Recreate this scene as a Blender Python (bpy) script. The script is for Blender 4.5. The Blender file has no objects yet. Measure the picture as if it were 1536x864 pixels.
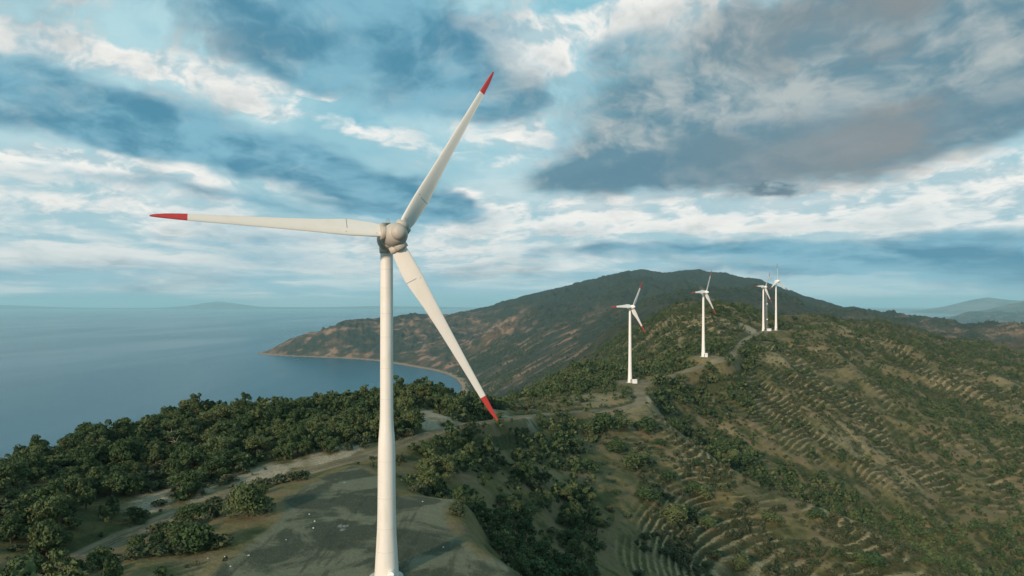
import bpy, bmesh, math, random
import numpy as np
from mathutils import Vector, Matrix

R = math.radians
SC = bpy.context.scene
COL = SC.collection
ZC = 350.0                      # height of the drone above the sea
F, CX, HY = 1024.0, 768.0, 455.0  # focal length and eye level of a level camera, in photo pixels

# ------------------------------------------------------------------ camera
cam_d = bpy.data.cameras.new('camera')
cam = bpy.data.objects.new('camera', cam_d)
COL.objects.link(cam)
cam.location = (0, 0, ZC)
cam.rotation_euler = (R(90), 0, 0)
cam_d.sensor_width = 36.0
cam_d.lens = 24.0
cam_d.shift_y = (HY - 432.0) / 1536.0
cam_d.clip_start = 0.5
cam_d.clip_end = 200000
SC.camera = cam

# ------------------------------------------------------------------ exposure
SC.view_settings.view_transform = 'Standard'
SC.view_settings.look = 'None'
SC.view_settings.exposure = 0.0
SC.view_settings.gamma = 1.0
SC.view_settings.use_curve_mapping = False

# ------------------------------------------------------------------ sun
SUN_ELEV, SUN_AZ = R(19), math.atan2(-0.53, -0.85)      # azimuth measured from +Y towards +X
sun_d = bpy.data.lights.new('sun', 'SUN')
sun = bpy.data.objects.new('sun', sun_d)
COL.objects.link(sun)
sun_d.energy = 4.2
sun_d.angle = R(3.0)
sun_d.color = (1.0, 0.79, 0.61)
S = Vector((math.sin(SUN_AZ) * math.cos(SUN_ELEV), math.cos(SUN_AZ) * math.cos(SUN_ELEV), math.sin(SUN_ELEV)))
sun.rotation_euler = S.to_track_quat('Z', 'Y').to_euler()
sun.location = (0, 0, 600)


# ------------------------------------------------------------------ node helper
class NT:
    def __init__(self, tree):
        self.t = tree
        self.n = tree.nodes
        self.n.clear()

    def node(self, kind, **kw):
        nd = self.n.new(kind)
        for k, v in kw.items():
            setattr(nd, k, v)
        return nd

    def put(self, sock, val):
        if isinstance(val, bpy.types.NodeSocket):
            self.t.links.new(val, sock)
        elif val is not None:
            if sock.type == 'RGBA' and len(val) == 3:
                val = (*val, 1)
            sock.default_value = val

    def math(self, op, a, b=None, c=None, clamp=False):
        nd = self.node('ShaderNodeMath', operation=op, use_clamp=clamp)
        for i, v in enumerate((a, b, c)):
            if v is not None:
                self.put(nd.inputs[i], v)
        return nd.outputs[0]

    def vmath(self, op, a, b=None):
        nd = self.node('ShaderNodeVectorMath', operation=op)
        self.put(nd.inputs[0], a)
        if b is not None:
            self.put(nd.inputs[1], b)
        return nd.outputs[0]

    def smooth(self, x, lo, hi, a=0.0, b=1.0):
        nd = self.node('ShaderNodeMapRange', interpolation_type='SMOOTHSTEP')
        for i, v in enumerate((x, lo, hi, a, b)):
            self.put(nd.inputs[i], v)
        return nd.outputs[0]

    def lin(self, x, lo, hi, a=0.0, b=1.0):
        nd = self.node('ShaderNodeMapRange')
        for i, v in enumerate((x, lo, hi, a, b)):
            self.put(nd.inputs[i], v)
        return nd.outputs[0]

    def mix(self, f, a, b, mode='MIX'):
        nd = self.node('ShaderNodeMix', data_type='RGBA', blend_type=mode)
        self.put(nd.inputs[0], f)
        self.put(nd.inputs[6], a)
        self.put(nd.inputs[7], b)
        return nd.outputs[2]

    def noise(self, vec, scale, detail=4, rough=0.55, dist=0.0, color=False, dims='3D'):
        nd = self.node('ShaderNodeTexNoise', noise_dimensions=dims)
        self.put(nd.inputs['Vector'], vec)
        nd.inputs['Scale'].default_value = scale
        nd.inputs['Detail'].default_value = detail
        nd.inputs['Roughness'].default_value = rough
        nd.inputs['Distortion'].default_value = dist
        return nd.outputs[1 if color else 0]

    def mapping(self, vec, loc=(0, 0, 0), rot=(0, 0, 0), scale=(1, 1, 1), kind='POINT'):
        nd = self.node('ShaderNodeMapping', vector_type=kind)
        self.put(nd.inputs[0], vec)
        nd.inputs['Location'].default_value = loc
        nd.inputs['Rotation'].default_value = rot
        nd.inputs['Scale'].default_value = scale
        return nd.outputs[0]


def lin_rgb(r, g, b):
    def f(c):
        c /= 255.0
        return c / 12.92 if c <= 0.04045 else ((c + 0.055) / 1.055) ** 2.4
    return (f(r), f(g), f(b))


# ------------------------------------------------------------------ world: Nishita sky under procedural clouds
world = bpy.data.worlds.new('World')
SC.world = world
world.use_nodes = True
W = NT(world.node_tree)
SKY_STRENGTH = 0.1
sky = W.node('ShaderNodeTexSky', sky_type='NISHITA')
sky.sun_disc = False
sky.sun_elevation = SUN_ELEV
sky.sun_rotation = SUN_AZ
sky.altitude = 350
tc = W.node('ShaderNodeTexCoord')
sep = W.node('ShaderNodeSeparateXYZ')
W.put(sep.inputs[0], tc.outputs['Generated'])
dx, dy, dz = sep.outputs
az = W.math('ARCTAN2', dx, dy)
hyp = W.math('SQRT', W.math('ADD', W.math('MULTIPLY', dx, dx), W.math('MULTIPLY', dy, dy)))
el = W.math('ARCTAN2', dz, hyp)
comb = W.node('ShaderNodeCombineXYZ')
W.put(comb.inputs[0], az)
W.put(comb.inputs[1], el)
P0 = comb.outputs[0]


def warp(vec, scale, amp, seed, stretch=(1, 2.2, 1), detail=4):
    c = W.noise(W.mapping(vec, loc=(seed, seed * 1.7, seed * .3), scale=stretch), scale, detail, 0.6, color=True, dims='2D')
    d = W.vmath('SUBTRACT', c, (0.5, 0.5, 0.5))
    return W.vmath('ADD', vec, W.vmath('MULTIPLY', d, (amp, amp * 0.55, 0)))


def blobs(vec, lst):
    tot = None
    for (px, py, rx, ry, rot, wt) in lst:
        a = math.atan((px - CX) / F)
        e = math.atan((HY - py) / F * math.cos(a))
        m = W.mapping(vec, loc=(a, e, 0), rot=(0, 0, R(-rot)), scale=(rx / F * 1.5, ry / F * 1.5, 1), kind='TEXTURE')
        g = W.node('ShaderNodeTexGradient', gradient_type='SPHERICAL')
        W.put(g.inputs[0], m)
        v = W.math('MULTIPLY', g.outputs['Fac'], wt)
        tot = v if tot is None else W.math('ADD', tot, v)
    return tot


evn = W.math('LOGARITHM', W.math('ADD', W.math('MAXIMUM', el, 0.0), 0.10), math.e)
combn = W.node('ShaderNodeCombineXYZ')
W.put(combn.inputs[0], az)
W.put(combn.inputs[1], W.math('MULTIPLY', evn, 0.62))
N0 = combn.outputs[0]                                       # cloud layers thin out towards the horizon
PW = warp(P0, 3.2, 0.15, 3.1)
PW2 = warp(PW, 11.0, 0.045, 9.4)
NW = warp(N0, 3.0, 0.16, 6.2, (1, 1, 1))


def billow(vec, scale, seed):
    """puffy noise, high in the middle of each puff"""
    nd = W.node('ShaderNodeTexVoronoi', feature='SMOOTH_F1', voronoi_dimensions='2D', normalize=True)
    W.put(nd.inputs['Vector'], W.mapping(vec, loc=(seed, seed * .7, seed * .2)))
    nd.inputs['Scale'].default_value = scale
    nd.inputs['Detail'].default_value = 3.0
    nd.inputs['Roughness'].default_value = 0.55
    nd.inputs['Lacunarity'].default_value = 2.3
    nd.inputs['Smoothness'].default_value = 0.35
    return W.math('SUBTRACT', 1.0, nd.outputs['Distance'])


def puffs(vec):
    a = billow(warp(vec, 9.0, 0.05, 2.2, (1, 1, 1), 3), 7.0, 1.3)
    b = W.noise(W.mapping(vec, loc=(5.3, 2.2, 1.5)), 8.0, 8, 0.62, dims='2D')
    return W.math('ADD', W.math('MULTIPLY', a, 0.5), W.math('MULTIPLY', b, 0.6))


n_big = W.noise(W.mapping(NW, loc=(1.3, 4.2, 0.5)), 3.4, 6, 0.55, dims='2D')
n_soft = W.noise(W.mapping(NW, loc=(2.3, 7.2, 0.9)), 6.0, 5, 0.5, dims='2D')
n_fine = W.noise(W.mapping(NW, loc=(8.3, 1.2, 2.5)), 24.0, 8, 0.62, dims='2D')
n_band = W.noise(W.mapping(NW, loc=(4.1, 3.3, 2.5), scale=(1, 2.2, 1)), 4.6, 7, 0.58, dims='2D')
pf = puffs(NW)
pf_up = puffs(W.vmath('ADD', NW, (0.012, 0.030, 0)))
light = W.math('SUBTRACT', pf, pf_up)                        # side of each puff that looks up and to the light

WHITE = [(745, 68, 110, 40, 0, 1.4), (150, 82, 190, 20, 4, 1.0), (330, 98, 100, 13, 8, .7), (765, 203, 90, 36, 0, 1.2),
         (110, 244, 190, 14, 4, 1.2), (520, 288, 220, 14, 8, .9), (980, 40, 170, 40, 0, 1.0), (1030, 298, 320, 22, 0, 1.15),
         (1440, 285, 240, 56, -6, 1.1), (640, 385, 240, 30, 0, .9), (300, 365, 190, 24, 0, .6), (60, 425, 140, 18, 0, .7),
         (880, 330, 260, 34, 0, .7), (1200, 325, 240, 22, -4, .8), (505, 138, 46, 9, 0, 1.2), (540, 196, 130, 18, 16, .8),
         (405, 168, 60, 9, 10, .8), (100, 290, 300, 36, 0, .5), (700, 290, 70, 13, 0, .6), (1450, 340, 180, 22, -8, .9),
         (960, 8, 100, 16, 0, .7), (40, 60, 90, 16, 0, .7), (720, 340, 120, 14, 0, .7), (180, 320, 180, 18, 0, .5),
         (1410, 182, 40, 14, 0, .6), (1130, 60, 120, 30, 0, .5)]
DARK = [(490, 26, 250, 66, 6, 1.2), (650, 100, 150, 38, 20, .9), (420, 92, 90, 26, 10, .6), (90, 160, 250, 34, 11, 1.1),
        (340, 222, 270, 36, 12, 1.25), (540, 270, 140, 20, 10, .7), (610, 150, 120, 22, 0, .6), (670, 314, 80, 18, 0, .8),
        (560, 308, 100, 9, 0, .5), (1150, 379, 260, 18, 0, .6), (1420, 395, 270, 30, 0, .95), (930, 384, 190, 15, 0, .45),
        (330, 302, 170, 10, 6, .5), (800, 135, 50, 22, 0, .5), (440, 372, 170, 16, 0, .35), (860, 215, 90, 18, 0, .5),
        (965, 75, 62, 20, 0, .8), (250, 415, 420, 20, 0, .4), (980, 425, 300, 14, 0, .35), (1080, 252, 180, 20, 0, .5)]
GREY = [(1290, 105, 330, 96, -14, 1.0), (1460, 52, 260, 100, -10, 1.0), (1070, 212, 220, 38, -8, 1.05), (1190, 175, 250, 48, -16, .7),
        (960, 150, 180, 54, 0, .5), (1510, 145, 170, 36, -10, .8), (900, 250, 120, 18, 0, .5), (1150, 40, 220, 50, 0, .35)]
SMALL = [(1146, 279, 46, 14, 0, 1.7), (1165, 282, 40, 9, 0, .8)]

pc = W.math('SUBTRACT', pf, 0.62)
f_white = W.math('ADD', blobs(PW2, WHITE), W.math('MULTIPLY', pc, 3.2))
f_white = W.math('ADD', f_white, W.math('MULTIPLY', W.math('SUBTRACT', n_big, 0.5), 1.2))
f_dark = W.math('ADD', blobs(PW, DARK), W.math('MULTIPLY', pc, 1.5))
f_dark = W.math('ADD', f_dark, W.math('MULTIPLY', W.math('SUBTRACT', n_soft, 0.5), 0.5))
f_grey = W.math('ADD', blobs(PW, GREY), W.math('ADD', W.math('MULTIPLY', pc, 1.7), W.math('MULTIPLY', W.math('SUBTRACT', n_big, 0.5), 0.9)))
f_small = W.math('ADD', blobs(PW2, SMALL), W.math('ADD', W.math('MULTIPLY', pc, 2.2), W.math('MULTIPLY', W.math('SUBTRACT', n_fine, 0.5), 1.0)))


def rad(r, g, b):       # a radiance as seen on the picture, before the background strength
    c = lin_rgb(r, g, b)
    return tuple(v / SKY_STRENGTH for v in c)


# clear air: the Nishita colour, tinted teal, paler towards the horizon
base = W.mix(0.75, W.mix(1.0, sky.outputs[0], (0.75, 1.0, 1.0), 'MULTIPLY'),
             W.mix(W.smooth(el, 0.0, 0.45), rad(172, 208, 216), rad(148, 210, 224)))
# thin high veil and streaks
veil = W.smooth(n_big, 0.36, 0.64)
base = W.mix(W.math('MULTIPLY', veil, 0.6), base, rad(204, 232, 236))
base = W.mix(W.smooth(n_soft, 0.50, 0.72, 0, 0.55), base, rad(106, 178, 202))
# lit clouds: bright tops, blue-grey undersides
lit = W.math('ADD', W.math('MULTIPLY', light, 3.2), W.math('MULTIPLY', pc, 0.9))
lit_col = W.mix(W.smooth(lit, -0.34, 0.26), rad(180, 206, 214), rad(253, 250, 244))
c1 = W.mix(W.math('MULTIPLY', W.smooth(f_white, 0.28, 0.92), 0.97), base, lit_col)
# soft layered cloud between them, lower down
lowb = W.smooth(el, 0.25, 0.06)
band_col = W.mix(W.smooth(W.math('ADD', n_band, W.math('MULTIPLY', light, 0.9)), 0.32, 0.66), rad(162, 198, 210), rad(236, 236, 233))
c1 = W.mix(W.math('MULTIPLY', lowb, W.smooth(f_white, 1.1, 0.3, 0.35, 0.85)), c1, band_col)
# blue-grey cloud in shade
dk_col = W.mix(W.smooth(W.math('ADD', n_soft, W.math('MULTIPLY', light, 0.7)), 0.33, 0.68), rad(74, 136, 164), rad(130, 182, 202))
c2 = W.mix(W.math('MULTIPLY', W.smooth(f_dark, 0.06, 0.80), 0.95), c1, dk_col)
# warm grey deck
gr_col = W.mix(W.smooth(W.math('ADD', n_soft, W.math('MULTIPLY', light, 1.4)), 0.30, 0.80), rad(98, 138, 156), rad(184, 192, 192))
gr_col = W.mix(W.smooth(blobs(PW, [(1090, 245, 260, 40, -8, 1.0), (1400, 175, 200, 30, -12, .7), (960, 262, 120, 20, 0, .6)]), 0.0, 0.9, 0, 0.7), gr_col, rad(90, 130, 150))
gr_col = W.mix(W.math('MULTIPLY', W.smooth(az, 0.15, 0.6), W.smooth(n_big, 0.40, 0.58, 0.1, 0.9)), gr_col, rad(138, 140, 141))
c3 = W.mix(W.math('MULTIPLY', W.smooth(f_grey, 0.02, 0.80), 0.95), c2, gr_col)
c4 = W.mix(W.math('MULTIPLY', W.smooth(f_small, 0.35, 1.35), 0.92), c3, W.mix(W.smooth(W.math('ADD', n_fine, W.math('MULTIPLY', light, 1.6)), 0.35, 0.7), rad(98, 124, 138), rad(158, 176, 184)))
# grey-blue sheet low over the horizon
c4 = W.mix(W.smooth(blobs(PW2, [(1400, 447, 330, 16, 0, 1.0), (650, 446, 240, 13, 0, .8), (1150, 440, 140, 12, 0, .6)]), 0.05, 0.7, 0, 0.85), c4, rad(196, 220, 224))
c5 = W.mix(W.math('MULTIPLY', W.smooth(el, 0.060, 0.01), W.smooth(n_band, 0.62, 0.40, 0.15, 0.75)), c4, rad(146, 190, 206))
bg = W.node('ShaderNodeBackground')
W.put(bg.inputs[0], c5)
bg.inputs[1].default_value = SKY_STRENGTH
wo = W.node('ShaderNodeOutputWorld')
W.put(wo.inputs[0], bg.outputs[0])
world.cycles.sampling_method = 'MANUAL'
world.cycles.sample_map_resolution = 512


# ------------------------------------------------------------------ scene helpers
def tag(o, label=None, cat=None, group=None, kind=None):
    if label:
        o['label'] = label
    if cat:
        o['category'] = cat
    if group:
        o['group'] = group
    if kind:
        o['kind'] = kind
    return o


def link(name, me, mat=None, parent=None):
    o = bpy.data.objects.new(name, me)
    COL.objects.link(o)
    if mat is not None and me is not None and not me.materials:
        me.materials.append(mat)
    if parent is not None:
        o.parent = parent
    return o


def mesh_np(name, V, Q, smooth=True, tri=False):
    k = 3 if tri else 4
    me = bpy.data.meshes.new(name)
    V = np.asarray(V, np.float32)
    Q = np.asarray(Q, np.int32)
    me.vertices.add(len(V))
    me.vertices.foreach_set('co', V.ravel())
    me.loops.add(len(Q) * k)
    me.loops.foreach_set('vertex_index', Q.ravel())
    me.polygons.add(len(Q))
    me.polygons.foreach_set('loop_start', np.arange(0, len(Q) * k, k, dtype=np.int32))
    me.polygons.foreach_set('loop_total', np.full(len(Q), k, np.int32))
    me.polygons.foreach_set('use_smooth', np.full(len(Q), smooth))
    me.update(calc_edges=True)
    me.validate()
    return me


def bm_mesh(name, bm, smooth=True):
    me = bpy.data.meshes.new(name)
    bmesh.ops.recalc_face_normals(bm, faces=bm.faces)
    for f in bm.faces:
        f.smooth = smooth
    bm.to_mesh(me)
    bm.free()
    return me


def add_lathe(bm, prof, n=48, M=Matrix()):
    """prof: list of (radius, z); closed with caps when the radius is not zero"""
    rings = []
    for r, z in prof:
        if r < 1e-5:
            rings.append([bm.verts.new(M @ Vector((0, 0, z)))])
        else:
            rings.append([bm.verts.new(M @ Vector((r * math.cos(2 * math.pi * i / n), r * math.sin(2 * math.pi * i / n), z))) for i in range(n)])
    for a, b in zip(rings, rings[1:]):
        for i in range(n):
            j = (i + 1) % n
            if len(a) == 1 and len(b) == 1:
                continue
            if len(a) == 1:
                bm.faces.new((a[0], b[i], b[j]))
            elif len(b) == 1:
                bm.faces.new((a[i], b[0], a[j]))
            else:
                bm.faces.new((a[i], b[i], b[j], a[j]))
    for rg in (rings[0], rings[-1]):
        if len(rg) > 1:
            bm.faces.new(rg)


def add_box(bm, c, s, M=Matrix(), bevel=0.0):
    r = bmesh.ops.create_cube(bm, size=1.0, matrix=M @ Matrix.Translation(c) @ Matrix.Diagonal((*s, 1)))
    if bevel > 0:
        vs = set(r['verts'])
        es = [e for e in bm.edges if e.verts[0] in vs and e.verts[1] in vs]
        bmesh.ops.bevel(bm, geom=es, offset=bevel, segments=2, profile=0.5, affect='EDGES')


def add_bar(bm, a, b, r, n=6, r2=None):
    a, b = Vector(a), Vector(b)
    d = b - a
    M = Matrix.Translation(a) @ d.to_track_quat('Z', 'Y').to_matrix().to_4x4()
    add_lathe(bm, [(r, 0), (r2 if r2 is not None else r, d.length)], n, M)


# ------------------------------------------------------------------ numeric noise
def _hash(ix, iy, seed):
    h = (ix.astype(np.int64) * 374761393 + iy.astype(np.int64) * 668265263 + seed * 982451653) & 0x7fffffff
    h = ((h ^ (h >> 13)) * 1274126177) & 0x7fffffff
    h = h ^ (h >> 16)
    return (h & 0xffff) / 65535.0


def vnoise(x, y, seed=0):
    ix, iy = np.floor(x), np.floor(y)
    fx, fy = x - ix, y - iy
    fx = fx * fx * fx * (fx * (fx * 6 - 15) + 10)
    fy = fy * fy * fy * (fy * (fy * 6 - 15) + 10)
    a, b = _hash(ix, iy, seed), _hash(ix + 1, iy, seed)
    c, d = _hash(ix, iy + 1, seed), _hash(ix + 1, iy + 1, seed)
    return (a + (b - a) * fx) * (1 - fy) + (c + (d - c) * fx) * fy


def fbm(x, y, seed=0, octv=4, gain=0.5):
    t, a, s = 0, 1.0, 0
    for k in range(octv):
        t = t + a * vnoise(x * 2 ** k + 17.3 * k, y * 2 ** k - 9.1 * k, seed + k)
        s += a
        a *= gain
    return t / s


def ridged(x, y, seed=0, octv=4):
    t, a, s = 0, 1.0, 0
    for k in range(octv):
        t = t + a * (1 - np.abs(2 * vnoise(x * 2 ** k + 7.7 * k, y * 2 ** k + 3.1 * k, seed + k) - 1))
        s += a
        a *= 0.5
    return t / s


def sstep(x, lo, hi):
    t = np.clip((x - lo) / (hi - lo), 0, 1)
    return t * t * (3 - 2 * t)


# ------------------------------------------------------------------ terrain: surveyed points
def wpt(px, py, Y):
    """a point seen at photo pixel (px, py) at distance Y -> world"""
    return np.array(((px - CX) / F * Y, Y, ZC - (py - HY) / F * Y))


PADZ = -44.0
CP = []                                             # (px, Y, s) where s = relative height / distance


def cp(px, *pairs):
    for py, Y in pairs:
        CP.append((px, Y, -(py - HY) / F))


def cz(px, *pairs):
    for z, Y in pairs:
        CP.append((px, Y, z / Y))


# near pad and the ground under the camera
for px in (-500, -100, 200, 500, 800):
    cz(px, (-43, 24), (-44, 60))
for px in (1100, 1500, 2000):
    cz(px, (-52, 24), (-75, 80))
cz(330, (-44, 112), (-44.5, 140)); cz(450, (-44, 120), (-44, 155)); cz(580, (-44, 100), (-44, 130), (-44, 160)); cz(680, (-44, 105), (-44, 140))
cz(-300, (-44, 90), (-48, 130)); cz(30, (-44, 90)); cz(200, (-43.5, 115))
# wooded hill on the left
cp(-400, (720, 165)); cp(-150, (715, 170)); cz(-400, (-110, 300), (-330, 700)); cz(-150, (-110, 300), (-330, 760))
cp(60, (860, 118)); cp(200, (797, 146)); cp(340, (736, 170)); cp(450, (706, 186)); cp(560, (680, 204)); cp(640, (652, 234)); cp(700, (637, 262))
cp(0, (800, 132), (750, 155), (715, 182)); cp(80, (775, 145), (690, 206)); cp(150, (750, 165), (700, 195), (660, 232)); cp(230, (705, 195), (672, 224), (640, 255))
cp(300, (695, 205), (652, 240), (622, 272)); cp(380, (682, 212), (650, 245), (616, 288)); cp(450, (665, 225), (614, 302)); cp(530, (645, 248), (606, 316))
cp(600, (622, 270), (587, 332)); cp(650, (612, 290), (589, 340)); cp(700, (620, 300), (610, 345)); cp(745, (622, 312), (615, 350))
for px, Y in ((0, 182), (150, 232), (300, 272), (450, 302), (600, 332), (700, 345)):
    cz(px, (-75, Y * 1.3), (-190, Y * 2.0), (-340, Y * 3.4))
# hollow to the right of the pad, track saddle
cp(640, (728, 186), (690, 210)); cp(720, (790, 165), (740, 200), (690, 240), (655, 272), (632, 300)); cp(760, (840, 150), (740, 215), (680, 262), (629, 312)); cp(800, (864, 168), (780, 215), (700, 270), (650, 312), (621, 342))
cp(870, (864, 190), (760, 255), (690, 312), (640, 362), (616, 384)); cp(940, (864, 212), (760, 278), (680, 345), (613, 412))
cp(790, (606, 420), (596, 455)); cz(770, (-120, 650), (-250, 1050)); cp(850, (592, 470), (573, 530), (560, 600)); cz(850, (-110, 900)); cp(900, (585, 480), (560, 580), (548, 680)); cz(900, (-95, 950))
# terraced spur
cp(1000, (864, 237), (760, 300), (690, 352), (634, 405)); cp(1060, (864, 258), (760, 322), (680, 372)); cp(1110, (864, 262), (780, 312), (712, 352))
cp(1180, (864, 268), (800, 305), (742, 338)); cp(1250, (864, 275), (774, 322)); cp(1330, (864, 280), (812, 305)); cp(1400, (853, 290)); cp(1480, (920, 268)); cp(1560, (1010, 240)); cp(1750, (1010, 240))
# ground behind the spur
cp(1030, (655, 450), (620, 482), (582, 532), (560, 556)); cp(1110, (722, 405), (690, 440), (640, 490), (590, 540), (560, 580)); cp(1180, (752, 410), (700, 455), (640, 520), (600, 575), (560, 650), (520, 770), (502, 850))
cp(1250, (790, 405), (768, 430), (700, 490), (640, 560), (600, 620), (560, 705), (520, 830), (485, 1050)); cp(1330, (830, 390), (790, 450), (700, 530), (640, 605), (600, 675), (560, 770), (520, 900), (495, 1060))
cp(1400, (865, 385), (845, 430), (760, 500), (700, 560), (640, 640), (600, 715), (560, 820), (530, 960), (511, 1130)); cp(1536, (864, 430), (760, 515), (680, 610), (600, 760), (560, 900), (541, 1080))
cp(1800, (864, 440), (700, 600), (600, 780), (560, 950)); cp(2000, (864, 440), (600, 800), (565, 950))
# ridge road and turbine sites
cp(962, (603, 430)); cp(957, (588, 465)); cp(945, (573, 500), (571, 520)); cp(1010, (562, 527)); cp(1055, (535, 577), (536, 592)); cp(1085, (541, 570)); cp(1105, (525, 645)); cp(1118, (510, 745)); cp(1145, (496, 825), (495, 845)); cp(1168, (495, 850), (494, 870))
# hill between the third and fourth turbine, foothills
cp(945, (562, 680), (530, 860), (500, 1100), (483, 1450)); cp(1000, (540, 640), (510, 760), (480, 950), (470, 1080)); cp(1050, (524, 625), (490, 770), (470, 860), (461, 930)); cp(1095, (500, 780), (470, 860), (457, 910)); cp(1130, (488, 850), (470, 930))
cp(1180, (480, 980)); cp(1215, (479, 1000)); cp(1470, (520, 1200))
for px in (1000, 1050, 1095):
    cz(px, (-60, 1350), (-90, 1700))
for px in (1180, 1250, 1330, 1400, 1536):
    cz(px, (-105, 1450))
cz(945, (-85, 1900)); cz(1800, (-130, 1500))
# far slopes and the mountain
cp(720, (587, 2600), (562, 3000), (530, 3600), (500, 4300), (480, 4900), (461, 5300))
cp(760, (588, 1450), (562, 2000), (532, 2600), (500, 3500), (478, 4300), (450, 5200)); cp(800, (582, 1500), (555, 2050), (525, 2650), (492, 3500), (465, 4500), (440, 5300))
cp(850, (556, 1600), (520, 2300), (490, 3000), (468, 3700), (445, 4700), (430, 5300)); cp(900, (540, 1700), (505, 2300), (475, 3200), (440, 4600), (420, 5350))
cp(950, (477, 2400), (458, 3300), (430, 4500), (407, 5500)); cp(1020, (462, 2400), (440, 3600), (412, 5400)); cp(1090, (455, 2500), (442, 3500), (420, 5200)); cp(1150, (468, 2300), (448, 3500), (430, 4800))
cp(1200, (470, 2200), (458, 3200), (446, 4400)); cp(1250, (478, 2200), (459, 4000)); cp(1300, (486, 2300), (476, 3600)); cp(1350, (495, 2300), (488, 3600)); cp(1400, (506, 2300), (500, 3000), (494, 3900))
cp(1460, (512, 2500), (503, 4000), (494, 6000), (480, 12000)); cp(1536, (515, 2500), (505, 3800), (495, 6500), (484, 11000)); cp(1800, (515, 2500), (500, 5000), (484, 11000))
cp(880, (421, 5350)); cp(915, (409, 5450)); cp(928, (410, 5480)); cp(942, (404, 5500)); cp(962, (404, 5500)); cp(985, (410, 5500)); cp(1000, (409, 5450)); cp(1060, (412, 5300)); cp(830, (433, 5250)); cp(690, (466, 5350))
for px, py, Y in ((720, 461, 5300), (760, 450, 5200), (850, 430, 5300), (950, 407, 5500), (1020, 411, 5400), (1090, 415, 5200), (1150, 424, 4800), (1200, 439, 4400), (1250, 459, 4000), (1300, 476, 3600), (1400, 494, 3900)):
    z = -(py - HY) / F * Y
    cz(px, (z - 160, Y * 1.25), (-345, Y * 1.7))
# the cape
cp(600, (530, 4200), (510, 4700), (490, 5150), (480, 5350)); cp(650, (540, 3800), (510, 4500), (482, 5100), (470, 5350)); cp(550, (525, 4420), (508, 4800), (488, 5000)); cp(530, (492, 4950)); cp(580, (488, 5100)); cp(500, (522, 4560), (510, 4700), (499, 4850)); cp(455, (524, 4600), (505, 4790)); cp(420, (516, 4740)); cp(400, (524, 4750))
for px, Y in ((600, 5350), (550, 5000), (500, 4850), (420, 4740)):
    cz(px, (-330, Y * 1.1), (-365, Y * 1.25))
# sea bed
for px in (-400, 0, 200, 350):
    for Y in (1500, 2500, 4000, 5500, 7500):
        cz(px, (-370, Y))
for px in (450, 560, 640):
    cz(px, (-370, 1600), (-370, 2600))
for px in (450, 600, 800, 1000, 1200):
    cz(px, (-375, 8500), (-375, 14000))

CP = np.array(CP)
VS = 0.62
cu, cv, cs = (CP[:, 0] - CX) / F, np.log(CP[:, 1]) * VS, CP[:, 2]


def kern(r2):
    return -np.sqrt(r2 + 0.035 ** 2)


A = kern((cu[:, None] - cu[None]) ** 2 + (cv[:, None] - cv[None]) ** 2)
n = len(CP)
Pm = np.stack([np.ones(n), cu, cv], 1)
A[np.arange(n), np.arange(n)] += 0.002
sol = np.linalg.lstsq(np.block([[A, Pm], [Pm.T, np.zeros((3, 3))]]), np.concatenate([cs, np.zeros(3)]), rcond=None)[0]


def s_field(u, v):
    out = np.empty(u.shape)
    for i in range(0, u.size, 40000):
        a, b = u.ravel()[i:i + 40000], v.ravel()[i:i + 40000]
        k = kern((a[:, None] - cu[None]) ** 2 + (b[:, None] - cv[None]) ** 2)
        out.ravel()[i:i + 40000] = k @ sol[:n] + sol[n] + sol[n + 1] * a + sol[n + 2] * b
    return out


# grid in bearing and log distance
ucol = np.concatenate([np.linspace(-1.25, -0.82, 40)[:-1], np.linspace(-0.82, 0.82, 1000), np.linspace(0.82, 1.25, 40)[1:]])
lrow = np.concatenate([np.linspace(math.log(22), math.log(95), 40)[:-1], np.linspace(math.log(95), math.log(620), 480)[:-1],
                       np.linspace(math.log(620), math.log(6200), 330)[:-1], np.linspace(math.log(6200), math.log(15500), 40)])
# coarse solve, then smooth upsampling by evaluating on a half grid
U, L = np.meshgrid(ucol, lrow)
uc2, lr2 = ucol[::3], lrow[::3]
if uc2[-1] != ucol[-1]:
    uc2 = np.append(uc2, ucol[-1])
if lr2[-1] != lrow[-1]:
    lr2 = np.append(lr2, lrow[-1])
Uc, Lc = np.meshgrid(uc2, lr2)
Sc = s_field(Uc, Lc * VS)


def bil(gx, gy, G, x, y):
    i = np.clip(np.searchsorted(gx, x) - 1, 0, len(gx) - 2)
    j = np.clip(np.searchsorted(gy, y) - 1, 0, len(gy) - 2)
    fx = np.clip((x - gx[i]) / (gx[i + 1] - gx[i]), 0, 1)
    fy = np.clip((y - gy[j]) / (gy[j + 1] - gy[j]), 0, 1)
    return (G[j, i] * (1 - fx) + G[j, i + 1] * fx) * (1 - fy) + (G[j + 1, i] * (1 - fx) + G[j + 1, i + 1] * fx) * fy


SF = bil(uc2, lr2, Sc, U, L)
YY = np.exp(L)
XX = U * YY
ZZ = SF * YY                                        # relative to the camera


# ---- tracks, pads, coast as plan shapes
def seg_dist(pts, X, Y):
    """distance to a polyline and the interpolated height of its nearest point"""
    best = np.full(X.shape, 1e9)
    hz = np.zeros(X.shape)
    for a, b in zip(pts[:-1], pts[1:]):
        d = b - a
        t = np.clip(((X - a[0]) * d[0] + (Y - a[1]) * d[1]) / (d[0] ** 2 + d[1] ** 2), 0, 1)
        ds = np.hypot(X - a[0] - t * d[0], Y - a[1] - t * d[1])
        m = ds < best
        best = np.where(m, ds, best)
        hz = np.where(m, a[2] + t * d[2], hz)
    return best, hz


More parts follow.
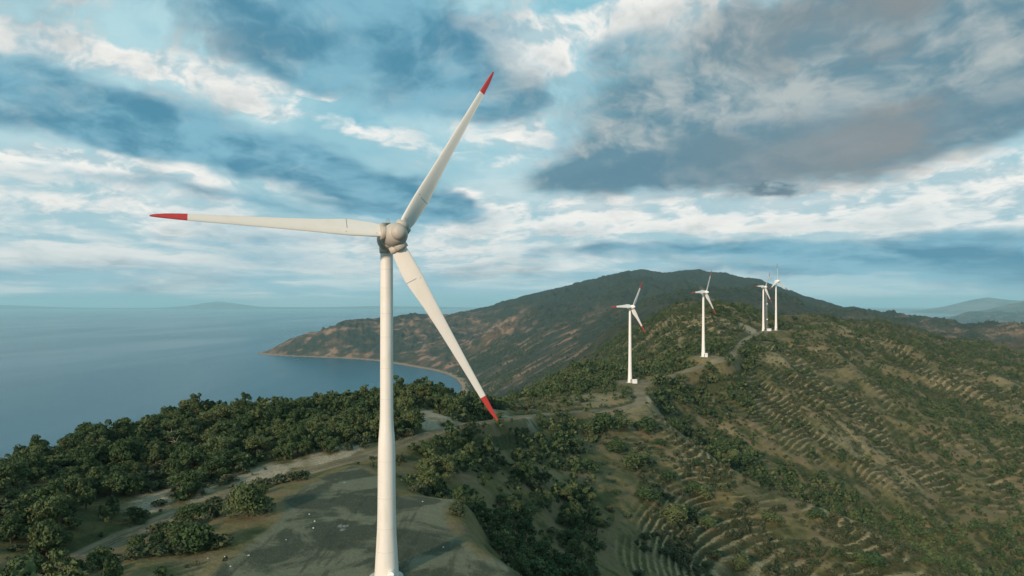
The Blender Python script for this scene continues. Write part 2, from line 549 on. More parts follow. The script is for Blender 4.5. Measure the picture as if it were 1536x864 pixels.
def poly_sd(poly, X, Y):
    """signed distance to a polygon, positive inside"""
    ins = np.zeros(X.shape, bool)
    dist = np.full(X.shape, 1e9)
    N = len(poly)
    for i in range(N):
        a, b = poly[i], poly[(i + 1) % N]
        dxy = b - a
        t = np.clip(((X - a[0]) * dxy[0] + (Y - a[1]) * dxy[1]) / (dxy @ dxy), 0, 1)
        dist = np.minimum(dist, np.hypot(X - a[0] - t * dxy[0], Y - a[1] - t * dxy[1]))
        c = ((a[1] > Y) != (b[1] > Y))
        xi = a[0] + (Y - a[1]) * (b[0] - a[0]) / (b[1] - a[1] + 1e-12)
        ins ^= c & (X < xi)
    return np.where(ins, dist, -dist)


def rel(px, py, Y):
    p = wpt(px, py, Y)
    p[2] -= ZC
    return p


def padpt(px, py):
    Y = -PADZ * F / (py - HY)
    return np.array(((px - CX) / F * Y, Y))


def smooth_line(pts, k=6):
    pts = np.array(pts)
    out = []
    ext = np.vstack([2 * pts[0] - pts[1], pts, 2 * pts[-1] - pts[-2]])
    for i in range(1, len(ext) - 2):
        p0, p1, p2, p3 = ext[i - 1:i + 3]
        for t in np.linspace(0, 1, k, endpoint=False):
            out.append(0.5 * ((2 * p1) + (-p0 + p2) * t + (2 * p0 - 5 * p1 + 4 * p2 - p3) * t ** 2 + (-p0 + 3 * p1 - 3 * p2 + p3) * t ** 3))
    out.append(pts[-1])
    return np.array(out)


TRACK = smooth_line([rel(-60, 930, 100), rel(60, 866, 118), rel(200, 799, 146), rel(340, 742, 170), rel(450, 710, 186), rel(560, 680, 204), rel(640, 652, 234),
                     rel(700, 637, 262), rel(745, 631, 290), rel(800, 623, 340), rel(870, 617, 384), rel(930, 613, 412)])
RIDGE_ROAD = smooth_line([rel(930, 613, 412), rel(962, 603, 432), rel(958, 588, 465), rel(972, 573, 500), rel(1012, 562, 527), rel(1052, 549, 550), rel(1087, 540, 572),
                          rel(1104, 526, 642), rel(1118, 510, 742), rel(1142, 499, 815), rel(1175, 496, 850)])
FAR_TRACK = smooth_line([rel(1010, 443, 3400), rel(1040, 452, 2900), rel(1075, 462, 2300)])
PAD = np.array([padpt(*p) for p in ((300, 900), (330, 850), (395, 800), (440, 738), (530, 700), (575, 712), (600, 745), (680, 749), (668, 792), (700, 815), (760, 850), (800, 890), (600, 1200), (250, 1200))])
SITES = [(rel(947, 573, 503), 13), (rel(1058, 535, 579), 13), (rel(1157, 496, 842), 17)]
COAST = np.array([rel(*p)[:2] for p in ((690, 590, 2655), (692, 580, 2867), (683, 568, 3171), (668, 561, 3381), (650, 556, 3548), (600, 547, 3896), (560, 541, 4167), (530, 538.5, 4290), (500, 537, 4370),
                                        (470, 536, 4425), (430, 534.5, 4508), (400, 532.5, 4625), (385, 530.5, 4747), (390, 528, 4910), (420, 525, 5120), (500, 519, 5600), (600, 512, 6290), (700, 509, 6640), (900, 509, 6640), (1100, 509, 6640), (1240, 500, 7950), (1340, 487, 11200), (1420, 482, 13270), (2100, 482, 13270),
                                        (2400, 560, 3400), (2400, 2000, 15))] + [np.array((-250., 15.)), np.array((-700., 350.)), np.array((-560., 700.)), np.array((-430., 850.)), np.array((-300., 980.)), np.array((-200., 1300.)), np.array((-185., 2000.))])

d_tr, h_tr = seg_dist(TRACK, XX, YY)
d_rr, h_rr = seg_dist(RIDGE_ROAD, XX, YY)
d_ft, _ = seg_dist(FAR_TRACK, XX, YY)
pad_sd = poly_sd(PAD, XX, YY)
coast_sd = poly_sd(COAST, XX, YY)

# relief
near = sstep(-YY, -900, -250)
wn1, wn2 = fbm(XX / 60, YY / 60, 40, 3) - 0.5, fbm(XX / 60, YY / 60, 50, 3) - 0.5
flat = np.minimum(np.minimum(d_tr - 4, d_rr - 5), -pad_sd)
for c, r in SITES:
    flat = np.minimum(flat, np.hypot(XX - c[0], YY - c[1]) - r)
rough_w = sstep(flat, 2, 30)
rg = ridged((XX + 40 * wn1) / 150, (YY + 40 * wn2) / 190, 5, 4) - 0.55
ZR = ZZ + rough_w * rg * np.clip(YY * 0.02, 3.0, 15.0) * (0.55 + 1.6 * sstep(XX, 60, 300) * sstep(YY, 330, 500))
ZR = ZR + rough_w * (fbm(XX / 18, YY / 18, 11, 4) - 0.5) * np.clip(YY / 80, 2.0, 5.0)
far = sstep(YY, 1200, 2600)
rg2 = ridged((XX + 300 * wn1 + 0.2 * YY) / 700, (YY) / 1100, 21, 5) - 0.55
below = np.where(YY > 1300, SF, -9).max(0)[None] - SF
crest_w = sstep(below, 0.0, 0.022)
ZR = ZR + far * rg2 * np.clip(YY * 0.042, 0, 190) * sstep(coast_sd, 0, 500) * (0.13 + 0.87 * crest_w)
ZR = ZR + far * (fbm(XX / 120, YY / 160, 31, 4) - 0.5) * 34 * sstep(coast_sd, 0, 260) * (0.45 + 0.55 * crest_w)
ZR = ZR + far * (fbm(XX / 240, YY / 700, 171, 3) - 0.5) * 75 * sstep(coast_sd, 100, 900)
ZR = ZR + sstep(YY, 900, 2500) * (fbm(XX / 14, YY / 50, 61, 2) - 0.5) * np.clip(YY * 0.0022, 0, 9) * sstep(coast_sd, 10, 80)   # tree-top roughness
# coast
COASTZ = -ZC
shore_cap = np.where(YY > 1500, COASTZ + 1.5 + np.clip(coast_sd, 0, 45) * 0.06 + np.clip(coast_sd - 45, 0, None) * 0.55, 1e6)
land = np.maximum(np.minimum(ZR, shore_cap), COASTZ + 1.0 + np.clip(coast_sd, 0, 60) * 0.05)
sea = COASTZ - 1 + np.clip(coast_sd, -200, 0) * 0.1
ZR = np.where(coast_sd > 0, land, sea)

# terraces on the spur and over the right-hand slopes
spur_mask = sstep(XX / YY + 0.10 * (fbm(XX / 20, YY / 30, 87, 3) - 0.5), 0.15, 0.25) * sstep(YY, 170, 215) * sstep(-YY, -470, -400)
valley_mask = sstep(XX, 140, 230) * sstep(YY, 430, 520) * sstep(-YY, -1150, -900) * sstep(fbm(XX / 110, YY / 140, 77, 3), 0.36, 0.50)
terr_w = np.maximum(spur_mask, 0.8 * valley_mask) * sstep(flat, 3, 14)
PER = np.where(YY < 440, 1.65, 2.5)
zt = ZZ + (fbm(XX / 45, YY / 45, 91, 3) - 0.5) * np.where(YY < 440, 2.2, 3.0)
gyy, gxx = np.gradient(ZR)
grad = np.hypot(gyy / np.gradient(YY, axis=0), gxx / np.gradient(XX, axis=1))
grad = (grad + np.roll(grad, 5, 0) + np.roll(grad, -5, 0) + np.roll(grad, 7, 1) + np.roll(grad, -7, 1)) / 5
terr_w = terr_w * sstep(grad, 0.10, 0.20) * (0.12 + 0.88 * sstep(fbm(XX / 26, YY / 36, 83, 3), 0.38, 0.54))
ph = zt / PER
fr = ph - np.floor(ph)
step = sstep(fr, 0.55, 0.95) - fr
ZR = ZR + terr_w * PER * step * 0.85
riser = sstep(fr, 0.5, 0.62) * sstep(-fr, -1.0, -0.86)

# flatten pad, tracks and turbine sites
w = sstep(pad_sd, -9, 0.5)
ZR = ZR * (1 - w) + (PADZ + (fbm(XX / 16, YY / 16, 3, 3) - 0.5) * 0.5) * w
w = sstep(-d_tr, -8.5, -3.6) * (1 - w)
ZR = ZR * (1 - w) + (h_tr + (fbm(XX / 6, YY / 6, 4, 2) - 0.5) * 0.25) * w
w = sstep(-d_rr, -11, -4.5)
ZR = ZR * (1 - w) + h_rr * w
for c, r in SITES:
    w = sstep(-np.hypot(XX - c[0], YY - c[1]), -r * 1.7, -r)
    ZR = ZR * (1 - w) + c[2] * w

# pale cut banks beside the track
BANKS = [(655, 628, 268, 10), (640, 640, 250, 7), (500, 688, 202, 9), (520, 680, 212, 7), (400, 716, 187, 10), (425, 712, 193, 7), (262, 750, 168, 10), (285, 743, 173, 7), (778, 628, 320, 9), (748, 616, 322, 8),
         (1130, 505, 815, 16), (1192, 487, 930, 15), (975, 600, 440, 9)]
bank = np.zeros(XX.shape)
for px, py, Y, r in BANKS:
    c = rel(px, py, Y)
    bank = np.maximum(bank, sstep(-np.hypot((XX - c[0]), (YY - c[1]) * 0.75) / r, -1.25, -0.45))
bank *= sstep(fbm(XX / 5, YY / 5, 71, 3), 0.28, 0.5) * sstep(pad_sd, 1.5, -1.5)

ZW = ZR + ZC
NR, NC = XX.shape
idx = np.arange(NR * NC).reshape(NR, NC)
quads = np.stack([idx[:-1, :-1], idx[:-1, 1:], idx[1:, 1:], idx[1:, :-1]], -1).reshape(-1, 4)
me = mesh_np('ground', np.stack([XX, YY, ZW], -1).reshape(-1, 3), quads)

# plan masks carried by the sheet: what the ground is made of
gzy, gzx = np.gradient(ZR)
lap = (np.roll(ZR, 6, 0) + np.roll(ZR, -6, 0) + np.roll(ZR, 8, 1) + np.roll(ZR, -8, 1) - 4 * ZR) / (YY * 0.012)
hollow = sstep(lap, -0.2, 1.0)
road_m = np.maximum(sstep(-d_tr, -4.0, -2.6), sstep(-d_rr + (fbm(XX / 5, YY / 5, 18, 2) - .5) * 2, -4.6, -3.0))
for c, r in SITES:
    road_m = np.maximum(road_m, sstep(-np.hypot(XX - c[0], YY - c[1]) + (fbm(XX / 7, YY / 7, 8, 3) - .5) * 9, -r * 0.95, -r * 0.70))
road_m = np.maximum(road_m, sstep(-d_ft, -9, -5) * .6)
pad_m = sstep(pad_sd + (fbm(XX / 7, YY / 7, 9, 3) - 0.5) * 5, -1.2, 1.2)
beach = sstep(coast_sd, 0, 6) * sstep(-coast_sd, -46, -20) * sstep(YY, 1500, 2200)
wood = np.zeros(XX.shape)


def put_attr(name, a):
    at = me.attributes.new(name, 'FLOAT', 'POINT')
    at.data.foreach_set('value', np.ascontiguousarray(a, np.float32).ravel())


put_attr('road', road_m)
put_attr('pad', pad_m)
put_attr('bank', bank)
put_attr('riser', riser * terr_w)
put_attr('terrace', terr_w)
put_attr('terrace_phase', ph)
put_attr('track_dist', d_tr)
# undergrowth of the wooded hill
logy = 300 * np.log(YY)
HP = np.array([(-160, 150), (60, 124), (200, 151), (340, 176), (450, 192), (560, 210), (640, 242), (700, 272), (748, 305), (760, 440), (600, 470), (300, 420), (0, 300), (-160, 240)], float)
put_attr('undergrowth', sstep(poly_sd(np.stack([HP[:, 0], 300 * np.log(HP[:, 1])], 1), XX / YY * F + CX, logy), -4, 10))
put_attr('hollow', hollow)
put_attr('beach', beach)


def ground_material():
    m = bpy.data.materials.new('hill_ground')
    m.use_nodes = True
    T = NT(m.node_tree)
    geo = T.node('ShaderNodeNewGeometry')
    pos = geo.outputs['Position']

    def attr(nm):
        a = T.node('ShaderNodeAttribute', attribute_name=nm)
        return a.outputs['Fac']
    n1 = T.noise(pos, 0.012, 6, 0.6)
    n2 = T.noise(pos, 0.07, 6, 0.62)
    n3 = T.noise(pos, 0.45, 5, 0.65)
    n4 = T.noise(T.mapping(pos, loc=(31, 7, 3)), 0.0026, 6, 0.62)
    n5 = T.noise(T.mapping(pos, loc=(11, 77, 3)), 1.7, 4, 0.65)
    sp = T.node('ShaderNodeSeparateXYZ')
    T.put(sp.inputs[0], pos)
    dist = T.smooth(sp.outputs[1], 700.0, 1500.0)
    soil = T.mix(T.smooth(n2, 0.35, 0.7), (0.130, 0.100, 0.054), (0.250, 0.188, 0.108))
    soil = T.mix(T.smooth(n1, 0.45, 0.68, 0, 0.6), soil, (0.20, 0.130, 0.075))
    soil = T.mix(T.smooth(n5, 0.5, 0.75, 0, 0.45), soil, (0.26, 0.22, 0.15))
    dry = T.mix(T.smooth(n3, 0.3, 0.7), (0.066, 0.064, 0.024), (0.175, 0.140, 0.058))
    scrub = T.mix(T.smooth(n3, 0.35, 0.65), (0.018, 0.028, 0.010), (0.046, 0.058, 0.022))
    c = T.mix(T.smooth(n2, 0.34, 0.56), soil, dry)
    c = T.mix(T.math('MULTIPLY', T.smooth(n1, 0.52, 0.66), T.smooth(n2, 0.36, 0.55, 0.2, 0.8)), c, T.mix(T.smooth(n5, 0.3, 0.7), (0.21, 0.160, 0.085), (0.34, 0.270, 0.155)))
    veg = T.math('ADD', T.math('MULTIPLY', n3, 0.5), T.math('MULTIPLY', n2, 0.5))
    veg = T.math('ADD', veg, T.math('MULTIPLY', attr('hollow'), 0.16))
    c = T.mix(T.smooth(veg, 0.50, 0.62, 0, 0.85), c, scrub)
    c = T.mix(T.math('MULTIPLY', attr('undergrowth'), T.smooth(n3, 0.25, 0.6, 0.95, 0.35)), c, T.mix(T.smooth(n5, 0.3, 0.7), (0.022, 0.032, 0.012), (0.072, 0.068, 0.028)))
    # terraces: bare stony edge above, scrub along the riser
    php = T.math('FRACT', T.math('ADD', attr('terrace_phase'), T.math('MULTIPLY', T.math('SUBTRACT', n3, 0.5), 0.80)))
    row = T.math('MULTIPLY', T.smooth(php, 0.38, 0.52), T.smooth(php, 0.98, 0.84))
    tread = T.math('MULTIPLY', T.smooth(php, 0.02, 0.10), T.smooth(php, 0.42, 0.28))
    broken = T.math('MULTIPLY', T.smooth(n2, 0.28, 0.46), T.smooth(n3, 0.32, 0.50, 0.3, 1.0))
    ris = T.math('MULTIPLY', T.math('MULTIPLY', row, attr('terrace')), T.smooth(n5, 0.25, 0.5, 0.45, 1.0))
    lite = T.math('MULTIPLY', T.math('MULTIPLY', tread, attr('terrace')), T.math('MULTIPLY', broken, T.smooth(n5, 0.3, 0.6, 0.5, 1.0)))
    c = T.mix(T.math('MULTIPLY', lite, 0.92), c, T.mix(T.smooth(n5, 0.3, 0.7), (0.24, 0.180, 0.095), (0.40, 0.305, 0.175)))
    c = T.mix(T.math('MULTIPLY', ris, 0.80), c, T.mix(T.smooth(n5, 0.35, 0.65), (0.022, 0.028, 0.012), (0.060, 0.060, 0.026)))
    # distant woodland with burnt-orange bare patches
    far_w = T.mix(T.smooth(T.noise(pos, 0.05, 4, 0.7), 0.35, 0.65), (0.014, 0.023, 0.014), (0.042, 0.046, 0.026))
    far_b = T.mix(T.smooth(n1, 0.4, 0.68), (0.100, 0.066, 0.040), (0.25, 0.150, 0.095))
    bare = T.math('ADD', T.math('MULTIPLY', n4, 0.60), T.math('MULTIPLY', n1, 0.40))
    far_c = T.mix(T.smooth(bare, 0.50, 0.60), far_w, T.mix(T.smooth(n1, 0.50, 0.62), (0.075, 0.058, 0.034), far_b))
    low = T.smooth(T.math('ADD', sp.outputs[2], T.math('MULTIPLY', n1, 260.0)), 520.0, 400.0)
    far_c = T.mix(T.math('MULTIPLY', T.smooth(bare, 0.46, 0.60), low), far_w, T.mix(T.smooth(n1, 0.48, 0.62), (0.085, 0.060, 0.034), far_b))
    c = T.mix(dist, c, far_c)
    # pale cut banks
    bk = T.mix(T.smooth(n5, 0.3, 0.7), (0.20, 0.155, 0.095), (0.36, 0.32, 0.24))
    c = T.mix(T.math('MULTIPLY', attr('bank'), 0.9), c, bk)
    # beaten earth
    rd = T.mix(T.smooth(n2, 0.35, 0.65), (0.125, 0.104, 0.062), (0.215, 0.175, 0.110))
    rut = T.math('ABSOLUTE', T.math('SUBTRACT', attr('track_dist'), 0.95))
    rd = T.mix(T.smooth(n5, 0.45, 0.7, 0, 0.5), rd, (0.24, 0.20, 0.135))
    n6 = T.noise(pos, 5.5, 3, 0.7)
    rd = T.mix(T.smooth(rut, 0.42, 0.22, 0, 0.55), rd, (0.055, 0.050, 0.034))
    rd = T.mix(T.math('MULTIPLY', T.smooth(attr('track_dist'), 0.45, 0.2), T.smooth(n3, 0.4, 0.6)), rd, (0.060, 0.064, 0.030))
    c = T.mix(attr('road'), c, rd)
    pd = T.mix(T.smooth(T.noise(pos, 0.055, 7, 0.62, 0.8), 0.46, 0.55), (0.046, 0.053, 0.034), (0.130, 0.130, 0.084))
    pd = T.mix(T.smooth(n6, 0.48, 0.70, 0, 0.5), pd, (0.17, 0.165, 0.115))
    pd = T.mix(T.smooth(T.noise(T.mapping(pos, rot=(0, 0, 0.5), scale=(1.0, 0.10, 1)), 0.42, 4, 0.6), 0.56, 0.66, 0, 0.55), pd, (0.036, 0.038, 0.026))
    pd = T.mix(T.smooth(n3, 0.5, 0.8, 0, 0.6), pd, (0.10, 0.095, 0.066))
    pd = T.mix(T.smooth(T.noise(T.mapping(pos, loc=(5, 3, 0), scale=(1, 0.6, 1)), 0.16, 5, 0.6), 0.66, 0.74), pd, (0.30, 0.29, 0.27))
    c = T.mix(attr('pad'), c, pd)
    c = T.mix(attr('beach'), c, (0.30, 0.20, 0.13))
    bs = T.node('ShaderNodeBsdfPrincipled')
    T.put(bs.inputs['Base Color'], c)
    bs.inputs['Roughness'].default_value = 0.95
    bs.inputs['Specular IOR Level'].default_value = 0.1
    bmp = T.node('ShaderNodeBump')
    bmp.inputs['Strength'].default_value = 0.7
    bmp.inputs['Distance'].default_value = 0.5
    hgt = T.math('ADD', T.math('MULTIPLY', n3, 1.0), T.math('MULTIPLY', n5, 0.35))
    hgt = T.math('ADD', hgt, T.math('MULTIPLY', T.math('MULTIPLY', T.noise(pos, 0.05, 4, 0.7), 14.0), dist))
    T.put(bmp.inputs['Height'], hgt)
    T.put(bs.inputs['Normal'], bmp.outputs[0])
    out = T.node('ShaderNodeOutputMaterial')
    T.put(out.inputs[0], bs.outputs[0])
    return m


ground = tag(link('ground', me, ground_material()), kind='structure')


def gz(X, Y):
    """height of the ground sheet"""
    X, Y = np.atleast_1d(np.asarray(X, float)), np.atleast_1d(np.asarray(Y, float))
    return bil(ucol, lrow, ZW, X / Y, np.log(Y))


def samp(G, X, Y):
    return bil(ucol, lrow, G, X / Y, np.log(Y))


# horizon angle in front of every grid node, to know what can be seen from the viewpoint
SLOPE = ZR / YY
RUNMAX = np.maximum.accumulate(SLOPE, 0)

# ------------------------------------------------------------------ sea
def sea_material():
    m = bpy.data.materials.new('sea_water')
    m.use_nodes = True
    T = NT(m.node_tree)
    geo = T.node('ShaderNodeNewGeometry')
    pos = geo.outputs['Position']
    bs = T.node('ShaderNodeBsdfPrincipled')
    cc = T.mix(T.smooth(T.noise(T.mapping(pos, scale=(1, 0.35, 1)), 0.0011, 5, 0.6), 0.35, 0.65), (0.003, 0.076, 0.118), (0.005, 0.092, 0.138))
    T.put(bs.inputs['Base Color'], cc)
    T.put(bs.inputs['Roughness'], T.smooth(T.noise(T.mapping(pos, loc=(7, 1, 1), scale=(1, 0.22, 1)), 0.0009, 6, 0.65, 0.4), 0.30, 0.70, 0.20, 0.28))
    bs.inputs['IOR'].default_value = 1.33
    bs.inputs['Specular IOR Level'].default_value = 0.16
    w1 = T.noise(T.mapping(pos, scale=(1, 0.7, 1)), 0.06, 5, 0.65)
    w2 = T.noise(T.mapping(pos, loc=(9, 3, 1), scale=(1, 0.25, 1)), 0.004, 4, 0.6)
    bmp = T.node('ShaderNodeBump')
    bmp.inputs['Strength'].default_value = 0.55
    bmp.inputs['Distance'].default_value = 1.0
    T.put(bmp.inputs['Height'], T.math('ADD', T.math('MULTIPLY', w1, 1.4), T.math('MULTIPLY', w2, 1.5)))
    T.put(bs.inputs['Normal'], bmp.outputs[0])
    out = T.node('ShaderNodeOutputMaterial')
    T.put(out.inputs[0], bs.outputs[0])
    return m


V, Q = [], []
rr_ = np.concatenate([[1.0], np.geomspace(300, 66000, 60)])
NA = 180
for r in rr_:
    for k in range(NA):
        a = 2 * math.pi * k / NA
        V.append((r * math.sin(a), r * math.cos(a), 0.0))
for i in range(len(rr_) - 1):
    for k in range(NA):
        k2 = (k + 1) % NA
        Q.append((i * NA + k, (i + 1) * NA + k, (i + 1) * NA + k2, i * NA + k2))
tag(link('sea', mesh_np('sea', V, Q), sea_material()), kind='structure')


# ------------------------------------------------------------------ far hills across the water
def far_hill_material():
    m = bpy.data.materials.new('far_hill')
    m.use_nodes = True
    T = NT(m.node_tree)
    geo = T.node('ShaderNodeNewGeometry')
    nz = T.noise(geo.outputs['Position'], 0.002, 6, 0.65)
    bs = T.node('ShaderNodeBsdfPrincipled')
    T.put(bs.inputs['Base Color'], T.mix(T.smooth(nz, 0.4, 0.62), (0.035, 0.045, 0.03), (0.14, 0.10, 0.07)))
    bs.inputs['Roughness'].default_value = 0.95
    out = T.node('ShaderNodeOutputMaterial')
    T.put(out.inputs[0], bs.outputs[0])
    return m


FHM = far_hill_material()


def far_hill(name, crest, Y, depth, seed):
    """crest: (px, py) along the skyline at distance Y; a ridge with a front and a back slope"""
    c = np.array(crest, float)
    xs = np.linspace(c[0, 0], c[-1, 0], 160)
    py = np.interp(xs, c[:, 0], c[:, 1])
    X = (xs - CX) / F * Y
    H = np.maximum(ZC - (py - HY) / F * Y, -20.0)
    t = np.linspace(-1, 1, 41)
    TX, TT = np.meshgrid(X, t)
    prof = np.clip(1 - np.abs(TT) ** 1.25, 0, 1)
    Yg = Y + TT * depth
    ero = 0.72 + 0.5 * ridged(TX / (depth * .55), Yg / (depth * .8), seed, 4)
    Zg = -30 + (H[None] + 30) * prof * np.where(np.abs(TT) < 0.05, 1, np.clip(ero, 0.6, 1.0))
    nr, nc = TX.shape
    ii = np.arange(nr * nc).reshape(nr, nc)
    q = np.stack([ii[:-1, :-1], ii[:-1, 1:], ii[1:, 1:], ii[1:, :-1]], -1).reshape(-1, 4)
    tag(link(name, mesh_np(name, np.stack([TX, Yg, Zg], -1).reshape(-1, 3), q), FHM), kind='structure')


far_hill('hills', [(1385, 470), (1410, 462), (1440, 456), (1462, 449), (1482, 446), (1505, 449), (1530, 451), (1560, 447), (1620, 440), (1720, 455), (1800, 470)], 24000, 2600, 3)
far_hill('hills', [(1425, 484), (1450, 474), (1475, 466), (1500, 460), (1520, 455), (1536, 452), (1580, 447), (1650, 455), (1740, 484)], 15500, 1500, 5)
far_hill('hills', [(-200, 461), (-60, 456), (20, 458), (70, 460), (140, 462), (230, 462), (280, 459), (310, 454), (330, 452), (352, 455), (390, 460), (470, 461), (560, 459), (660, 460), (720, 462), (800, 464)], 44000, 2500, 8)
far_hill('hills', [(1270, 467), (1290, 464), (1320, 463), (1370, 464), (1400, 467)], 32000, 1800, 13)


# ------------------------------------------------------------------ haze
hz_m = bpy.data.materials.new('air_haze')
hz_m.use_nodes = True
T = NT(hz_m.node_tree)
pv = T.node('ShaderNodeVolumePrincipled')
pv.inputs['Color'].default_value = (0.52, 0.88, 1.0, 1)
pv.inputs['Density'].default_value = 3.3e-5
pv.inputs['Anisotropy'].default_value = 0.0
out = T.node('ShaderNodeOutputMaterial')
T.put(out.inputs['Volume'], pv.outputs[0])
bm = bmesh.new()
add_box(bm, (0, 0, 320), (136000, 136000, 780))
haze = tag(link('haze', bm_mesh('haze', bm, False), hz_m), kind='stuff')


# ------------------------------------------------------------------ turbine materials
def paint(name, col, rough=0.45, dirt=0.12, spec=0.4, streak=(1, 1, 0.12)):
    m = bpy.data.materials.new(name)
    m.use_nodes = True
    T = NT(m.node_tree)
    tcn = T.node('ShaderNodeTexCoord')
    nz = T.noise(T.mapping(tcn.outputs['Object'], scale=streak), 1.3, 6, 0.65)
    nb = T.noise(tcn.outputs['Object'], 0.35, 4, 0.6)
    bs = T.node('ShaderNodeBsdfPrincipled')
    d = tuple(c * 0.72 for c in col[:2]) + (col[2] * 0.60,)
    c = T.mix(T.math('MULTIPLY', T.smooth(T.math('ADD', T.math('MULTIPLY', nz, .6), T.math('MULTIPLY', nb, .4)), 0.46, 0.72), dirt * 3), col, d)
    T.put(bs.inputs['Base Color'], c)
    T.put(bs.inputs['Roughness'], T.lin(nb, 0.3, 0.7, rough - 0.08, rough + 0.12))
    bs.inputs['Specular IOR Level'].default_value = spec
    out = T.node('ShaderNodeOutputMaterial')
    T.put(out.inputs[0], bs.outputs[0])
    return m


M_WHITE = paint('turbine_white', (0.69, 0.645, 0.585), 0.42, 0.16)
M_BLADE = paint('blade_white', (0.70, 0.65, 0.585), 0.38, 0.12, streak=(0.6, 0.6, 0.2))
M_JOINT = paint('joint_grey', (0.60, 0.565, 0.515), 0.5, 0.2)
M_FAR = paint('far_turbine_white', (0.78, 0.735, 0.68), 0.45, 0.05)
M_HUB = paint('hub_grey', (0.43, 0.38, 0.32), 0.5, 0.12, streak=(1, 1, 1))
M_RED = paint('tip_red', (0.46, 0.045, 0.038), 0.4, 0.08)
M_DARK = paint('dark_metal', (0.06, 0.06, 0.055), 0.6, 0.1)
M_STEEL = paint('galvanised_steel', (0.30, 0.31, 0.31), 0.5, 0.15)
M_OLIVE = paint('weathered_platform', (0.13, 0.13, 0.09), 0.7, 0.2)
M_CONC = paint('foundation_concrete', (0.42, 0.40, 0.36), 0.9, 0.3, 0.1)
M_CAB = paint('cabinet_white', (0.80, 0.78, 0.74), 0.5, 0.12)


# ------------------------------------------------------------------ turbines
def section(chord, thick, k=28):
    """outline from the trailing edge round the nose; x along the chord measured from the pitch axis"""
    pts = []
    for i in range(k):
        a = 2 * math.pi * i / k
        xx = 0.5 * (1 + math.cos(a))                 # 1 at the trailing edge, 0 at the nose
        s = 1 if a < math.pi else -1
        # round nose, cusped tail
        y = 2.96 * math.sqrt(max(xx, 0)) * (1 - xx) ** 1.55 * thick * 0.5
        pts.append(((xx - 0.24) * chord, s * max(y, 0.006 * chord) + (0.012 * chord if s > 0 else 0)))
    return pts


def blade_shape(f, Rr):
    """chord, thickness ratio, twist at radius fraction f"""
    ch = np.interp(f, [0.068, 0.10, 0.20, 0.24, 0.35, 0.5, 0.7, 0.87, 0.94, 0.98, 1.0], [2.35, 2.65, 2.90, 2.80, 2.18, 1.72, 1.28, 0.98, 0.74, 0.46, 0.22])
    th = np.interp(f, [0.068, 0.12, 0.22, 0.35, 0.6, 1.0], [0.58, 0.50, 0.42, 0.30, 0.21, 0.16])
    tw = np.interp(f, [0.068, 0.2, 0.4, 0.7, 1.0], [27, 21, 13, 7, 4])
    return ch * Rr / 33.6 * (1.0 if Rr > 30 else 1.6), th, R(tw)


def loft(rs, Rr, k=28, ofs=0.0):
    bm = bmesh.new()
    rings = []
    for f in rs:
        ch, th, tw = blade_shape(f, Rr)
        ring = []
        for x, y in section(ch, th, k):
            x -= 0.10 * ch * 0
            if ofs:
                x, y = x * (1 + ofs), y * (1 + ofs) + math.copysign(ofs * .2, y)
            X = x * math.cos(tw) - y * math.sin(tw)
            Y = x * math.sin(tw) + y * math.cos(tw)
            ring.append(bm.verts.new((X, Y - 0.012 * Rr * f * f, f * Rr)))
        rings.append(ring)
    for a, b in zip(rings, rings[1:]):
        for i in range(k):
            bm.faces.new((a[i], a[(i + 1) % k], b[(i + 1) % k], b[i]))
    bm.faces.new(rings[0])
    bm.faces.new(rings[-1])
    return bm


def blade_meshes(Rr, cut):
    body = bm_mesh('blade', loft(np.concatenate([np.linspace(0.068, 0.26, 12), np.linspace(0.30, cut, 22)]), Rr))
    tip = bm_mesh('blade_tip', loft(np.concatenate([np.linspace(cut, 0.96, 7), np.linspace(0.97, 1.0, 5)]), Rr))
    for me_ in (body, tip):
        me_.set_sharp_from_angle(angle=R(40))
    return body, tip


def skin_point(f, i, Rr, lift, dzz=0.0):
    ch, th, tw = blade_shape(f, Rr)
    x, y = section(ch, th, 28)[i % 28]
    y += math.copysign(lift, y)
    return Vector((x * math.cos(tw) - y * math.sin(tw), x * math.sin(tw) + y * math.cos(tw) - 0.012 * Rr * f * f, f * Rr + dzz))


def seam_mesh(Rr):
    """dark joint line round the tail half of the blade"""
    bm = bmesh.new()
    prev = None
    for i in range(20, 37):
        row = [bm.verts.new(skin_point(0.222, i, Rr, 0.012, d)) for d in (-0.035, 0.035)]
        if prev:
            bm.faces.new((prev[0], prev[1], row[1], row[0]))
        prev = row
    return bm_mesh('seam', bm, False)


def rivet_mesh(Rr, f, i):
    bm = bmesh.new()
    bmesh.ops.create_icosphere(bm, subdivisions=1, radius=0.065, matrix=Matrix.Translation(skin_point(f, i, Rr, 0.01)))
    return bm_mesh('rivet', bm, False)


BLADES = {}


